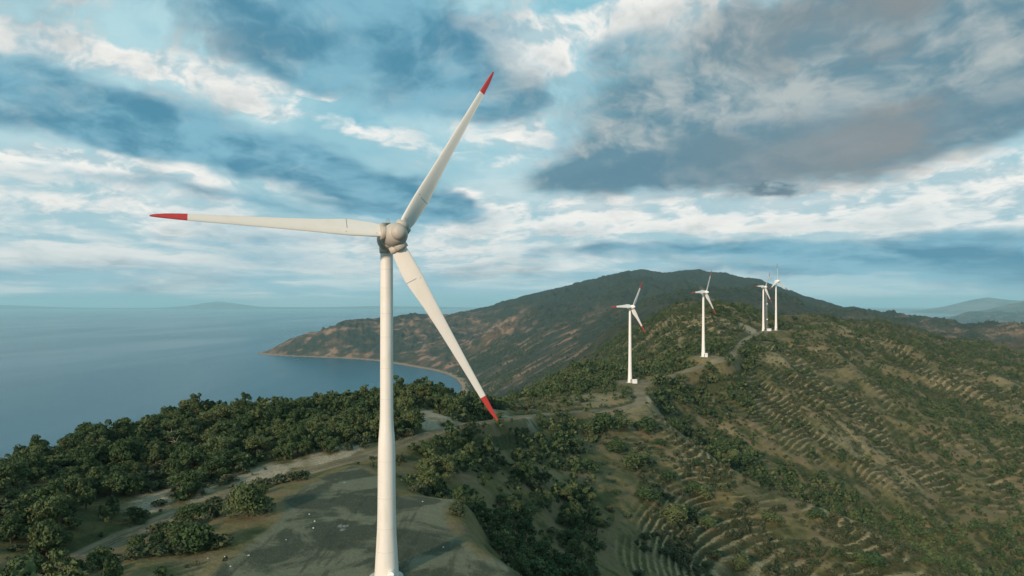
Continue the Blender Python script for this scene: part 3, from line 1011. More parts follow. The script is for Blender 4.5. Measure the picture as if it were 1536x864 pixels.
def make_turbine(label, base, H, Rr, yaw, tilt, phase, profile, hub_r, overhang, detail, group):
    """base: world point on the axis; profile: (radius, height); the rotor looks along n"""
    root = link('wind_turbine', None)
    root.location = base
    tag(root, label, 'wind turbine', group)
    bm = bmesh.new()
    add_lathe(bm, profile, 64 if detail else 32)
    tw = bm_mesh('tower', bm)
    tw.set_sharp_from_angle(angle=R(30))
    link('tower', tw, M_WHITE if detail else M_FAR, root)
    nvec = Vector((math.sin(yaw) * math.cos(tilt), -math.cos(yaw) * math.cos(tilt), math.sin(tilt)))
    h = Vector((math.cos(yaw), math.sin(yaw), 0))
    v = h.cross(-nvec).normalized()
    if v.z < 0:
        v = -v
    C = Vector((0, 0, H)) + nvec * overhang
    # frame whose z axis looks upwind
    Mx = Matrix((h, v, nvec)).transposed().to_4x4()
    Mx = Matrix.Translation(C) @ Mx
    q = hub_r
    bm = bmesh.new()
    add_lathe(bm, [(0, -3.55 * q), (0.42 * q, -3.42 * q), (0.72 * q, -3.0 * q), (0.90 * q, -2.4 * q), (0.99 * q, -1.75 * q), (1.02 * q, -1.2 * q), (1.0 * q, -0.82 * q), (0.97 * q, -0.72 * q), (0, -0.72 * q)], 48, Mx)
    nac = link('nacelle', bm_mesh('nacelle', bm), M_HUB, root)
    bm = bmesh.new()
    add_lathe(bm, [(profile[-1][0] * 1.02, H - hub_r * 1.12), (profile[-1][0] * 1.16, H - hub_r * 1.02), (profile[-1][0] * 1.2, H - hub_r * .5)], 40)
    link('yaw_collar', bm_mesh('yaw_collar', bm), M_HUB, root)
    # hub with its nose dome
    bm = bmesh.new()
    add_lathe(bm, [(0, -0.68 * q), (0.93 * q, -0.68 * q), (0.985 * q, -0.5 * q), (1.0 * q, -0.2 * q), (0.98 * q, 0.1 * q), (0.91 * q, 0.42 * q), (0.78 * q, 0.68 * q), (0.62 * q, 0.86 * q), (0, 0.86 * q)], 48, Mx)
    hub = link('hub', bm_mesh('hub', bm), M_HUB, root)
    bm = bmesh.new()
    add_lathe(bm, [(0.62 * q, 0.76 * q), (0.615 * q, 0.98 * q), (0.56 * q, 1.18 * q), (0.43 * q, 1.34 * q), (0.22 * q, 1.44 * q), (0, 1.47 * q)], 40, Mx)
    link('nose_cone', bm_mesh('nose_cone', bm), M_HUB, hub)
    if Rr not in BLADES:
        BLADES[Rr] = (*blade_meshes(Rr, 0.865 if detail else 0.73), [seam_mesh(Rr)] + [rivet_mesh(Rr, f, i) for f, i in ((0.228, 10), (0.228, 18), (0.09, 10), (0.09, 18))] if detail else [])
    bme, tme, sme = BLADES[Rr]
    for k in range(3):
        a = phase + k * 2 * math.pi / 3
        d = h * math.cos(a) + v * math.sin(a)
        t = h * math.sin(a) - v * math.cos(a)
        Mb = Matrix((t, d.cross(t), d)).transposed().to_4x4()
        Mb = Matrix.Translation(C) @ Mb
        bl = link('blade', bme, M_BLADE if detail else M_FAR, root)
        bl.matrix_local = Mb
        link('blade_tip', tme, M_RED, bl)
        for x in sme:
            link(x.name.split('.')[0], x, M_DARK, bl)
        # socket where the blade root enters the hub
        bm = bmesh.new()
        rs = Rr * 0.030
        add_lathe(bm, [(rs * 0.98, 0.55 * q), (rs * 1.05, 0.95 * q), (rs * 1.06, Rr * 0.069), (rs * 0.9, Rr * 0.0715)], 32, Mb @ Matrix.Translation((0.12 * rs, 0.1 * rs, 0)))
        if detail:
            ch, th, twi = blade_shape(0.07, Rr)
            add_lathe(bm, [(rs * 0.50, 0.70 * q), (rs * 0.55, Rr * 0.068), (rs * 0.45, Rr * 0.0705)], 20,
                      Mb @ Matrix.Rotation(twi, 4, 'Z') @ Matrix.Translation((ch * 0.50, 0, 0)) @ Matrix.Diagonal((1.6, 0.6, 1, 1)))
        link('blade_socket', bm_mesh('blade_socket', bm), M_HUB, hub)
    return root, Mx


GRP_FAR = 'wind turbines along the ridge road'
# near turbine
Yt = 110.0
tb = rel(580, 866, Yt)
BASE = Vector((tb[0], tb[1], ZC + PADZ))
HUBZ = (455 - 352) / F * 105.5 - PADZ - 5.0 * math.sin(R(5.36))


def zy(y):                     # height above the base of a point seen at photo row y
    return -(y - HY) / F * Yt - PADZ


def hw(wpx):
    return wpx / 2 / F * Yt


prof1 = [(hw(36.5), -0.6), (hw(36), 0.3), (hw(33.5), zy(840)), (hw(31), zy(818)), (hw(28.6), zy(795)), (hw(27.2), zy(770)), (hw(26.6), zy(740)), (hw(26.2), zy(700)), (hw(25.4), zy(672)), (hw(24.2), zy(658)),
         (hw(21.2), zy(640)), (hw(19.8), zy(625)), (hw(19.4), zy(600)), (hw(19.2), zy(520)), (hw(19.0), zy(440)), (hw(18.6), zy(385)), (hw(18.4), HUBZ - 2.0)]
t1, M1 = make_turbine('large white wind turbine with red blade tips standing on the gravel pad, nearest of all', BASE, HUBZ, 33.6, R(26.1), R(5.36), R(178.4), prof1, 1.92, 5.0, True, None)
# its details
bm = bmesh.new()
add_lathe(bm, [(hw(52), -0.5), (hw(52), 0.06), (hw(50), 0.12), (hw(38), 0.2)], 64)
link('foundation', bm_mesh('foundation', bm), M_CONC, t1)
ring_z = [zy(y) for y in (404, 432, 470, 505, 552, 598, 690, 745, 790, 824)]
for z in ring_z:
    r = np.interp(z, [p[1] for p in prof1], [p[0] for p in prof1])
    bm = bmesh.new()
    add_lathe(bm, [(r - 0.02, z - 0.05), (r + 0.012, z - 0.04), (r + 0.012, z + 0.04), (r - 0.02, z + 0.05)], 64)
    link('tower_flange', bm_mesh('tower_flange', bm), M_JOINT, t1)
bm = bmesh.new()
Md = Matrix.Translation((hw(20), -hw(34) - 0.25, 0))
add_box(bm, (0, -0.1, 0.6), (1.05, 1.0, 1.2), Md, 0.08)
add_lathe(bm, [(0.52, -0.6), (0.52, 0.42)], 28, Md @ Matrix.Translation((0, 0.0, 1.2)) @ Matrix.Rotation(R(90), 4, 'X'))
ent = link('entrance_hood', bm_mesh('entrance_hood', bm, False), M_CAB, t1)
bm = bmesh.new()
add_box(bm, (0, -0.63, 0.62), (0.8, 0.05, 1.1), Md, 0.01)
link('door', bm_mesh('door', bm, False), M_STEEL, ent)
# platform and wind sensors on the nacelle
top = Vector((0.3, 0, HUBZ + 2.25))
bm = bmesh.new()
add_lathe(bm, [(0.35, -0.7), (0.55, -0.35), (0.92, -0.05), (0.92, 0.14), (0.80, 0.14), (0.78, 0.04), (0, 0.04)], 24, Matrix.Translation(top + Vector((-0.35, 0, 0.35))))
plat = link('sensor_platform', bm_mesh('sensor_platform', bm, False), M_OLIVE, t1)
bm = bmesh.new()
pc = top + Vector((-0.1, 0, 0.5))
for sx in (-0.28, 0.05, 0.28):
    add_bar(bm, pc + Vector((sx, 0, -0.05)), pc + Vector((sx * 0.9, 0, 0.62)), 0.035)
add_bar(bm, pc + Vector((-0.26, 0, 0.62)), pc + Vector((0.26, 0, 0.62)), 0.03)
add_bar(bm, pc + Vector((-0.2, 0.0, 0.75)), pc + Vector((0.2, 0.0, 0.75)), 0.03)
add_bar(bm, pc + Vector((-0.25, 0, 0.60)), pc + Vector((-0.2, 0, 0.75)), 0.03)
add_bar(bm, pc + Vector((0.25, 0, 0.60)), pc + Vector((0.2, 0, 0.75)), 0.03)
link('wind_sensor', bm_mesh('wind_sensor', bm, False), M_STEEL, plat)
bm = bmesh.new()
add_lathe(bm, [(1.90, -2.61), (1.968, -2.58), (1.968, -2.52), (1.90, -2.49)], 48, M1)
link('seam_band', bm_mesh('seam_band', bm), M_DARK, [c for c in t1.children if c.name.startswith('nacelle')][0])

# turbines along the ridge
far_list = [(945, 573, 500, 461, 22.0, 34, 180, 'white wind turbine second in size, beside the white cabinet where the ridge road bends down'),
            (1055, 535, 577, 439, 22.0, 41, 182, 'white wind turbine beside the middle of the ridge road before the dark rounded hill'),
            (1145, 496, 830, 431, 22.0, 36, 178, 'white wind turbine with a lattice mast standing right behind its tower'),
            (1164, 495, 852, 422, 22.0, 34, 90, 'tall white wind turbine with one blade straight up, last along the ridge road')]
FAR_BASES = []
for px, py, Y, hy, Rr, yaw, phs, lab in far_list:
    p = rel(px, py, Y)
    z = float(gz(p[0], p[1])[0])
    H = -(hy - HY) / F * Y + ZC - z
    b = Vector((p[0], p[1], z))
    FAR_BASES.append(b)
    pr = [(1.75, -1.5), (1.72, 0.2), (1.45, 0.09 * H), (1.25, 0.22 * H), (1.05, 0.5 * H), (0.85, 0.9 * H), (0.82, H - 1.2)]
    t, Mt = make_turbine(lab, b, H, Rr, R(yaw), R(5), R(phs), pr, 1.55, 2.9, False, GRP_FAR)
    for c in t.children:
        if c.name.startswith(('nacelle', 'hub', 'yaw_collar')):
            c.data.materials[0] = M_FAR
            for g in c.children:
                g.data.materials[0] = M_FAR
    bm = bmesh.new()
    add_lathe(bm, [(2.9, -1.5), (2.9, 0.12), (2.7, 0.2), (1.72, 0.22)], 32)
    link('foundation', bm_mesh('foundation', bm), M_CONC, t)
    bm = bmesh.new()
    add_box(bm, (0.4, -1.75, 1.5), (1.0, 0.22, 2.1), Matrix(), 0.05)
    link('door', bm_mesh('door', bm, False), M_STEEL, t)


# ------------------------------------------------------------------ cabinets, lattice mast
def cabinet(loc, s, label, rot=0.15):
    root = link('transformer_cabinet', None)
    root.location = loc
    root.rotation_euler = (0, 0, rot)
    tag(root, label, 'cabinet', 'white cabinets beside the turbines')
    bm = bmesh.new()
    add_box(bm, (0, 0, s[2] / 2 - 0.2), (s[0], s[1], s[2] + 0.4), Matrix(), 0.05)
    link('body', bm_mesh('body', bm, False), M_CAB, root)
    bm = bmesh.new()
    add_box(bm, (0, 0, s[2] + 0.09), (s[0] * 1.08, s[1] * 1.08, 0.16), Matrix(), 0.04)
    link('roof', bm_mesh('roof', bm, False), M_CAB, root)
    for sx in (-1, 1):
        bm = bmesh.new()
        add_box(bm, (sx * s[0] * 0.235, -s[1] / 2 - 0.02, s[2] * 0.48), (s[0] * 0.44, 0.05, s[2] * 0.82), Matrix(), 0.01)
        d = link('door', bm_mesh('door', bm, False), M_CAB, root)
        bm = bmesh.new()
        for q in range(5):
            add_box(bm, (sx * s[0] * 0.235, -s[1] / 2 - 0.055, s[2] * (0.62 + 0.05 * q)), (s[0] * 0.3, 0.03, 0.06))
        link('vent', bm_mesh('vent', bm, False), M_STEEL, d)


def on_ground(px, Y):
    X = (px - CX) / F * Y
    return Vector((X, Y, float(gz(X, Y)[0])))


cabinet(on_ground(952, 495), (3.0, 2.6, 2.7), 'white square cabinet at the foot of the second largest turbine')
cabinet(on_ground(1059.5, 574), (1.8, 1.8, 3.2), 'narrow white cabinet against the turbine by the middle of the ridge road')
cabinet(on_ground(1153.5, 832), (4.6, 2.6, 2.8), 'low wide white cabinet between the two farthest turbines')

mast = link('lattice_mast', None)
mb = on_ground(1149.2, 836)
mast.location = mb
tag(mast, 'grey steel lattice mast with antennas behind a turbine tower at the ridge end', 'mast')
bm = bmesh.new()
MH, hw_ = 58.0, 1.05
for (sx, sy) in ((-1, -1), (1, -1), (0, 1)):
    add_bar(bm, (sx * hw_, sy * hw_, -1), (sx * hw_ * .55, sy * hw_ * .55, MH), 0.13)
link('mast_leg', bm_mesh('mast_leg', bm, False), M_STEEL, mast)
bm = bmesh.new()
c3 = [(-1, -1), (1, -1), (0, 1)]
for k in range(29):
    z0, z1 = k * 2.0, (k + 1) * 2.0
    s0, s1 = hw_ * (1 - .45 * z0 / MH), hw_ * (1 - .45 * z1 / MH)
    for i in range(3):
        a, b = c3[i], c3[(i + 1) % 3]
        add_bar(bm, (a[0] * s0, a[1] * s0, z0), (b[0] * s1, b[1] * s1, z1), 0.07, 4)
        add_bar(bm, (b[0] * s0, b[1] * s0, z0), (a[0] * s1, a[1] * s1, z1), 0.07, 4)
link('bracing', bm_mesh('bracing', bm, False), M_STEEL, mast)
for z, r in ((14.0, .75), (33.0, .65), (45.0, .55)):
    bm = bmesh.new()
    Ma = Matrix.Translation((0.95, -0.6, z)) @ Matrix.Rotation(R(80), 4, 'X')
    add_lathe(bm, [(0, -0.3), (r * .5, -0.24), (r, 0.05), (r, 0.4), (0, 0.42)], 20, Ma)
    add_bar(bm, (0.3, -0.3, z), (0.95, -0.6, z), 0.08)
    link('antenna', bm_mesh('antenna', bm, False), M_CAB, mast)


# ------------------------------------------------------------------ vegetation
rng = np.random.default_rng(7)


def leaf_material(name, a, b, c):
    m = bpy.data.materials.new(name)
    m.use_nodes = True
    T = NT(m.node_tree)
    oi = T.node('ShaderNodeObjectInfo')
    tcn = T.node('ShaderNodeTexCoord')
    nz = T.noise(tcn.outputs['Object'], 1.1, 3, 0.6)
    col = T.mix(T.smooth(nz, 0.32, 0.68), a, b)
    col = T.mix(T.math('POWER', oi.outputs['Random'], 1.8), col, c)
    bs = T.node('ShaderNodeBsdfPrincipled')
    T.put(bs.inputs['Base Color'], col)
    bs.inputs['Roughness'].default_value = 0.75
    bs.inputs['Specular IOR Level'].default_value = 0.2
    out = T.node('ShaderNodeOutputMaterial')
    T.put(out.inputs[0], bs.outputs[0])
    return m


M_PINE = leaf_material('pine_foliage', (0.016, 0.036, 0.013), (0.050, 0.086, 0.028), (0.092, 0.112, 0.042))
M_SHRUB = leaf_material('shrub_foliage', (0.024, 0.038, 0.017), (0.052, 0.070, 0.030), (0.088, 0.092, 0.046))
M_BARK = paint('bark', (0.10, 0.075, 0.055), 0.9, 0.2, 0.1)
M_DEAD = paint('dead_wood', (0.36, 0.32, 0.27), 0.9, 0.2, 0.1)
M_ROCK = paint('pale_rock', (0.50, 0.47, 0.41), 0.9, 0.25, 0.1, (1, 1, 1))


def crown_mesh(name, rg, centers, radii, nq, size, flat=0.8, up=0.25):
    """leaf clumps spread over and through several lobes"""
    k = len(centers)
    wts = np.array(radii) ** 2
    li = rg.choice(k, nq, p=wts / wts.sum())
    d = rg.normal(size=(nq, 3))
    d[:, 2] += up
    d /= np.linalg.norm(d, axis=1)[:, None]
    rr = np.array(radii)[li] * (0.55 + 0.5 * rg.random(nq) ** 0.6)
    c = np.array(centers)[li] + d * rr[:, None] * np.array((1, 1, flat))
    nrm = d + rg.normal(size=(nq, 3)) * 0.55
    nrm /= np.linalg.norm(nrm, axis=1)[:, None]
    t1 = np.cross(nrm, rg.normal(size=(nq, 3)))
    t1 /= np.linalg.norm(t1, axis=1)[:, None] + 1e-9
    t2 = np.cross(nrm, t1)
    sz = size * (0.55 + 0.9 * rg.random(nq))
    a, b = t1 * sz[:, None], t2 * (sz * (0.5 + 0.5 * rg.random(nq)))[:, None]
    j = 0.6 + 0.6 * rg.random((nq, 4, 1))
    V = np.stack([c - a * j[:, 0], c - b * j[:, 1], c + a * j[:, 2], c + b * j[:, 3]], 1).reshape(-1, 3)
    Q = np.arange(nq * 4).reshape(-1, 4)
    return mesh_np(name, V, Q, False)


def trunk_mesh(rg, centers, h, r):
    bm = bmesh.new()
    bend = Vector((rg.normal() * .15, rg.normal() * .15, 0)) * h * .3
    p = [Vector((0, 0, -0.6)), Vector((0, 0, h * .3)) + bend * .4, Vector((0, 0, h * .6)) + bend]
    add_bar(bm, p[0], p[1], r, 7, r * .8)
    add_bar(bm, p[1], p[2], r * .8, 7, r * .5)
    for c in centers[:6]:
        add_bar(bm, p[1].lerp(p[2], rg.random()), Vector(c), r * .4, 5, r * .12)
    return bm_mesh('trunk', bm)


def tree_kind(seed, h, w, nl, nq, size, shape):
    rg = np.random.default_rng(seed)
    cs, rs = [], []
    for i in range(nl):
        t = (i + 0.5) / nl
        a = i * 2.4 + rg.random() * 1.2
        if shape == 'pine':            # several tiers, broad in the middle, open at the bottom
            z = h * (0.20 + 0.74 * t) + rg.normal() * .04 * h
            rad_ = w * 0.60 * (1.0 - 0.8 * max(0, t - 0.25)) * rg.uniform(0.25, 1.15)
            r = w * rg.uniform(0.14, 0.36) * (1 - 0.35 * t)
        elif shape == 'umbrella':
            z = h * (0.42 + 0.46 * t ** .7) + rg.normal() * .05 * h
            rad_ = w * 0.62 * math.sqrt(1 - t * .85) * rg.uniform(0.5, 1.0)
            r = w * rg.uniform(0.20, 0.30)
        else:                          # shrub: foliage down to the ground
            z = h * (0.22 + 0.55 * t)
            rad_ = w * 0.5 * math.sqrt(max(0.02, 1 - t)) * rg.uniform(0.3, 1.0)
            r = w * rg.uniform(0.22, 0.34)
        cs.append((rad_ * math.cos(a), rad_ * math.sin(a), z))
        rs.append(r)
    return crown_mesh('crown', rg, cs, rs, nq, size, 0.8 if shape != 'umbrella' else 0.6, 0.3), trunk_mesh(rg, cs, h * (0.95 if shape != 'shrub' else .6), 0.035 * h if shape != 'shrub' else 0.05 * h)


PINES = [tree_kind(11 + i, 6.5, 4.8, 14, 1900, 0.25, 'pine') for i in range(5)] + [tree_kind(31 + i, 5.6, 5.4, 13, 1700, 0.25, 'umbrella') for i in range(3)]
SHRUBS = [tree_kind(51 + i, 2.0, 2.6, 7, 330, 0.22, 'shrub') for i in range(6)]
FARS = [tree_kind(71 + i, 6.0, 5.2, 8, 130, 0.75, 'pine')[0] for i in range(3)]
LOWS = [tree_kind(81 + i, 1.0, 1.5, 5, 46, 0.24, 'shrub')[0] for i in range(4)]
for me_ in [p[0] for p in PINES] + FARS:
    me_.materials.append(M_PINE)
for me_ in [p[0] for p in SHRUBS] + LOWS:
    me_.materials.append(M_SHRUB)
for me_ in [p[1] for p in PINES] + [p[1] for p in SHRUBS]:
    me_.materials.append(M_BARK)

POLY_HILL = np.array([(-160, 150), (60, 124), (200, 152), (340, 178), (450, 194), (560, 212), (640, 244), (700, 274), (748, 305), (760, 440), (600, 470), (300, 420), (0, 300), (-160, 240)], float)
POLY_GULLY = np.array([(600, 168), (690, 163), (735, 146), (780, 132), (870, 165), (905, 250), (890, 315), (850, 372), (760, 318), (715, 272), (640, 228)], float)
POLY_TRACKSIDE = np.array([(-160, 95), (30, 100), (330, 150), (330, 128), (300, 100), (100, 80), (-160, 80)], float)
POLY_SPUR = np.array([(905, 200), (890, 325), (960, 420), (1010, 395), (1120, 345), (1260, 315), (1420, 285), (1460, 200), (905, 180)], float)


def in_poly(poly, px, Y):
    return poly_sd(np.stack([poly[:, 0], 300 * np.log(poly[:, 1])], 1), px, 300 * np.log(Y)) > 0


def candidates(N, y0, y1, rg):
    px = rg.uniform(-110, 1650, N)
    Y = np.exp(rg.uniform(math.log(y0), math.log(y1), N))
    per = Y ** 2 * (1760 / F) * math.log(y1 / y0) / N          # square metres each candidate stands for
    return px, Y, (px - CX) / F * Y, per


def usable(px, X, Y, h, margin=4.0, tol=0.006):
    z = gz(X, Y)
    ok = samp(coast_sd, X, Y) > 14
    ok &= samp(flat, X, Y) > margin - 4
    ok &= samp(road_m, X, Y) < .3
    ok &= samp(pad_m, X, Y) < .3
    for c, r in SITES:
        ok &= np.hypot(X - c[0], (Y - c[1] + r * .5) * 0.6) > r * 1.15
    vis = ((z - ZC + h) / Y) > samp(RUNMAX, X, Y * 0.985) - tol
    return z, ok & vis


def density(px, X, Y):
    """trees per square metre"""
    hol = samp(hollow, X, Y)
    n1 = fbm(X / 34, Y / 34, 201, 3)
    n2 = fbm(X / 110, Y / 130, 211, 3)
    D = 0.0030 + 0.018 * hol * sstep(n2, 0.36, 0.6) + 0.010 * sstep(n2, 0.52, 0.64)
    D = np.where(in_poly(POLY_HILL, px, Y), 0.034 + 0.040 * sstep(n1, 0.40, 0.58), D)
    D = np.where(in_poly(POLY_GULLY, px, Y), 0.020 + 0.050 * sstep(n1, 0.34, 0.52), D)
    D = np.where(in_poly(POLY_TRACKSIDE, px, Y), np.where(px < 60, 0.05, 0.004) , D)
    D = np.where(in_poly(POLY_SPUR, px, Y), 0.0005 + 0.004 * sstep(n1, 0.58, 0.70), D)
    north = (px > 730) & (px < 1150) & (Y > 440) & (Y < 1300) & (X < 0.36 * Y)
    D = np.where(north, 0.010 + 0.040 * sstep(n1, 0.40, 0.58), D)
    rav = in_poly(np.array([(1000, 410), (1110, 372), (1250, 345), (1400, 315), (1560, 290), (1700, 330), (1560, 500), (1400, 470), (1250, 465), (1130, 450)], float), px, Y)
    D = np.where(rav, 0.012 + 0.045 * sstep(n1, 0.36, 0.54), D)
    zz = samp(ZW, X, Y)
    D = np.where((Y > 1300), (0.001 + 0.012 * sstep(n2, 0.42, 0.60)) * (0.15 + 0.85 * sstep(-zz, -190, -90)), D)
    return D * (1 - sstep(samp(bank, X, Y), 0.0, 0.3))


px, Y, X, per = candidates(420000, 75, 3600, rng)
D = density(px, X, Y)
keep = rng.random(len(px)) < np.clip(D * per, 0, 1)
px, Y, X = px[keep], Y[keep], X[keep]
z, ok = usable(px, X, Y, 6.0)
px, Y, X, z = px[ok], Y[ok], X[ok], z[ok]
size = (0.36 + 0.85 * rng.random(len(px)) ** 1.6) * np.where(in_poly(POLY_SPUR, px, Y), 0.72, 1.0) * np.where(Y > 700, 0.85, 1.0) * np.where(in_poly(POLY_GULLY, px, Y), 0.85, 1.0)
big = size / Y * np.where((px > -10) & (px < 1546) & (HY - F * (z - ZC + 3) / Y < 880), 1, 0.001)
order = np.argsort(-big)
IND = order[:300]
REST = order[300:]


def plant(kind, label, cat, group, loc, meshes, sc, rot, n):
    root = link(kind, None)
    root.location = loc
    root.rotation_euler = (0, 0, rot)
    k = rng.uniform(.8, 1.25)
    root.scale = (sc[0] * k, sc[0] / k, sc[1])
    tag(root, label, cat, group)
    link('crown', meshes[0], None, root)
    link('trunk', meshes[1], None, root)
    return root


def hit(px, py):
    """point of the ground sheet lying in a given direction from the viewpoint"""
    Yl = np.exp(np.linspace(math.log(60), math.log(2500), 1500))
    X = (px - CX) / F * Yl
    sl = (gz(X, Yl) - ZC) / Yl
    k = int(np.argmax(sl >= -(py - HY) / F))
    return Vector((X[k], Yl[k], float(gz(X[k], Yl[k])[0])))


BIG = tree_kind(91, 7.0, 7.4, 15, 3200, 0.30, 'shrub')
ROUND = [tree_kind(95 + i, 4.2, 5.2, 11, 1500, 0.27, 'shrub') for i in range(4)]
for b_ in [BIG] + ROUND:
    b_[0].materials.append(M_PINE)
    b_[1].materials.append(M_BARK)
p_ = hit(371, 775)
plant('round_tree', 'large round dark tree standing alone beside the dirt track near a pale bank', 'tree', None, p_, BIG, (0.98, 1.0), 0.4, 0)
for px_, py_, wpx_, lab_ in ((296, 826, 46, 'dark bush on the orange earth bank beside the gravel pad'), (262, 828, 26, None), (252, 800, 16, None), (205, 824, 28, None), (238, 818, 26, None),
                             (152, 852, 34, 'ragged dark bush by the lower bend of the dirt track'), (390, 742, 18, None), (118, 858, 20, None)):
    p_ = hit(px_, py_)
    k_ = wpx_ / F * p_.y / 5.2
    plant('bush', lab_ or 'dark low bush in the row between the dirt track and the pad edge', 'bush', None if lab_ else 'bushes between track and pad', p_, ROUND[rng.integers(4)], (k_, k_ * rng.uniform(.85, 1.2)), rng.uniform(0, 6.28), 0)
for px_, py_, wpx_ in ((971, 752, 32), (1003, 722, 27), (950, 702, 34), (966, 696, 26), (1054, 745, 34), (1040, 738, 26), (1012, 783, 40), (1030, 777, 30), (1059, 793, 32), (851, 816, 34), (1017, 818, 15), (1107, 762, 13),
                       (1112, 852, 28), (966, 828, 15), (925, 678, 30), (971, 648, 34), (905, 646, 40), (930, 642, 34), (885, 650, 28), (1087, 678, 30), (1115, 697, 34), (1100, 690, 26), (1157, 784, 30), (1308, 850, 40), (1290, 844, 28),
                       (1224, 778, 24), (1391, 848, 18), (880, 700, 20), (860, 672, 26), (990, 668, 18), (1046, 700, 16), (925, 742, 13), (900, 790, 14), (1075, 838, 15)):
    p_ = hit(px_, py_)
    k_ = wpx_ / F * p_.y / 5.2
    plant('round_tree', 'broad dark tree dotted on the bare stepped terraces', 'tree', 'broad trees on the terraced slope', p_, ROUND[rng.integers(4)], (k_, k_ * rng.uniform(.6, .85)), rng.uniform(0, 6.28), 0)

# bleached dead tree among the pines
p_ = hit(262, 672)
dead = link('dead_tree', None)
dead.location = p_
tag(dead, 'bare bleached dead tree leaning among the pines of the wooded hill', 'dead tree')
bm = bmesh.new()
trk = [Vector((0.3, 0, -0.4)), Vector((0.1, 0, 1.6)), Vector((-0.5, 0.1, 3.2)), Vector((-1.4, 0.1, 4.6)), Vector((-2.4, 0, 5.4))]
for a_, b_, r1, r2 in zip(trk, trk[1:], (.2, .16, .12, .08), (.16, .12, .08, .03)):
    add_bar(bm, a_, b_, r1, 7, r2)
link('trunk', bm_mesh('trunk', bm), M_DEAD, dead)
for a_, b_, c_ in ((1, (1.2, -.4, 3.2), (1.9, -.5, 4.3)), (2, (.5, .3, 4.6), (1.0, .4, 5.6)), (2, (-1.7, -.6, 3.5), (-2.6, -.8, 3.7)), (3, (-1.2, .5, 5.6), (-1.5, .7, 6.3)), (1, (-1.0, -.5, 2.2), (-1.8, -.6, 2.2))):
    bm = bmesh.new()
    add_bar(bm, trk[a_], b_, .09, 6, .06)
    add_bar(bm, b_, c_, .06, 6, .02)
    link('branch', bm_mesh('branch', bm), M_DEAD, dead)

# pale stones
def rock_mesh(seed):
    rg = np.random.default_rng(seed)
    bm = bmesh.new()
    bmesh.ops.create_icosphere(bm, subdivisions=2, radius=0.5)
    dirs = rg.normal(size=(7, 3))
    dirs /= np.linalg.norm(dirs, axis=1)[:, None]
    for v in bm.verts:
        c = v.co.normalized()
        k = min(0.62 + 0.25 * rg.random() if c.dot(Vector(d)) > .8 else 1.0 for d in dirs)
        v.co = Vector((c.x * .5 * k, c.y * .38 * k, c.z * .3 * k + .1))
    return bm_mesh('rock', bm, False)


ROCKS = [rock_mesh(i) for i in range(3)]
for r_ in ROCKS:
    r_.materials.append(M_ROCK)
for px_, py_, k_ in ((464, 772, .5), (472, 783, .55), (470, 793, .5), (429, 810, .3), (634, 753, .4), (665, 821, .4)):
    p_ = hit(px_, py_)
    o_ = link('rock', ROCKS[rng.integers(3)])
    o_.location, o_.scale, o_.rotation_euler = p_, (k_, k_, k_), (0, 0, rng.uniform(0, 6.28))
    tag(o_, 'small pale stone lying loose on the dark gravel pad', 'stone', 'loose stones on the gravel pad')
for px_, py_, k_ in ((315, 775, .9), (302, 777, .6), (338, 836, .5), (373, 834, .45), (299, 847, .4), (346, 850, .4), (312, 838, .35), (352, 738, .8), (345, 742, .6)):
    p_ = hit(px_, py_)
    o_ = link('rock', ROCKS[rng.integers(3)])
    o_.location, o_.scale, o_.rotation_euler = p_, (k_, k_, k_), (0, 0, rng.uniform(0, 6.28))
    tag(o_, 'pale stone on the sloping earth between gravel pad and dirt track', 'stone', 'stones on the slope beside the track')

CREST = np.array([(-100, 172), (0, 182), (150, 232), (300, 272), (450, 302), (600, 332), (700, 345), (760, 352)], float)
for i in IND:
    p, y = px[i], Y[i]
    if in_poly(POLY_HILL, np.array([p]), np.array([y]))[0]:
        cy = np.interp(p, CREST[:, 0], CREST[:, 1])
        if y > cy * 0.95:
            lab, grp = 'dark pine tree on the skyline of the wooded hill above the sea', 'pines along the skyline of the wooded hill'
        elif p < 200:
            lab, grp = 'dark pine tree on the steep seaward end of the wooded hill above the track', 'pines at the seaward end of the wooded hill'
        else:
            lab, grp = 'dark green pine tree in the wood on the hillside above the dirt track', 'pines on the hillside above the track'
    elif in_poly(POLY_GULLY, np.array([p]), np.array([y]))[0]:
        lab, grp = 'dark green pine tree in the hollow between gravel pad and terraced slope', 'pines in the hollow beside the gravel pad'
    elif in_poly(POLY_SPUR, np.array([p]), np.array([y]))[0]:
        lab, grp = 'dark rounded pine tree growing on the bare stepped terraces', 'pines on the terraced slope'
    elif in_poly(POLY_TRACKSIDE, np.array([p]), np.array([y]))[0]:
        lab, grp = 'dark pine tree on the low ground below the dirt track', 'pines below the dirt track'
    else:
        lab, grp = 'dark pine tree in the ravine and valley beyond the terraced slope', 'pines in the valley beyond the terraces'
    plant('pine_tree', lab, 'tree', grp, (X[i], y, z[i] - 0.1), PINES[rng.integers(len(PINES))], (size[i] * rng.uniform(.85, 1.2), size[i] * rng.uniform(.7, 1.3)), rng.uniform(0, 6.28), i)


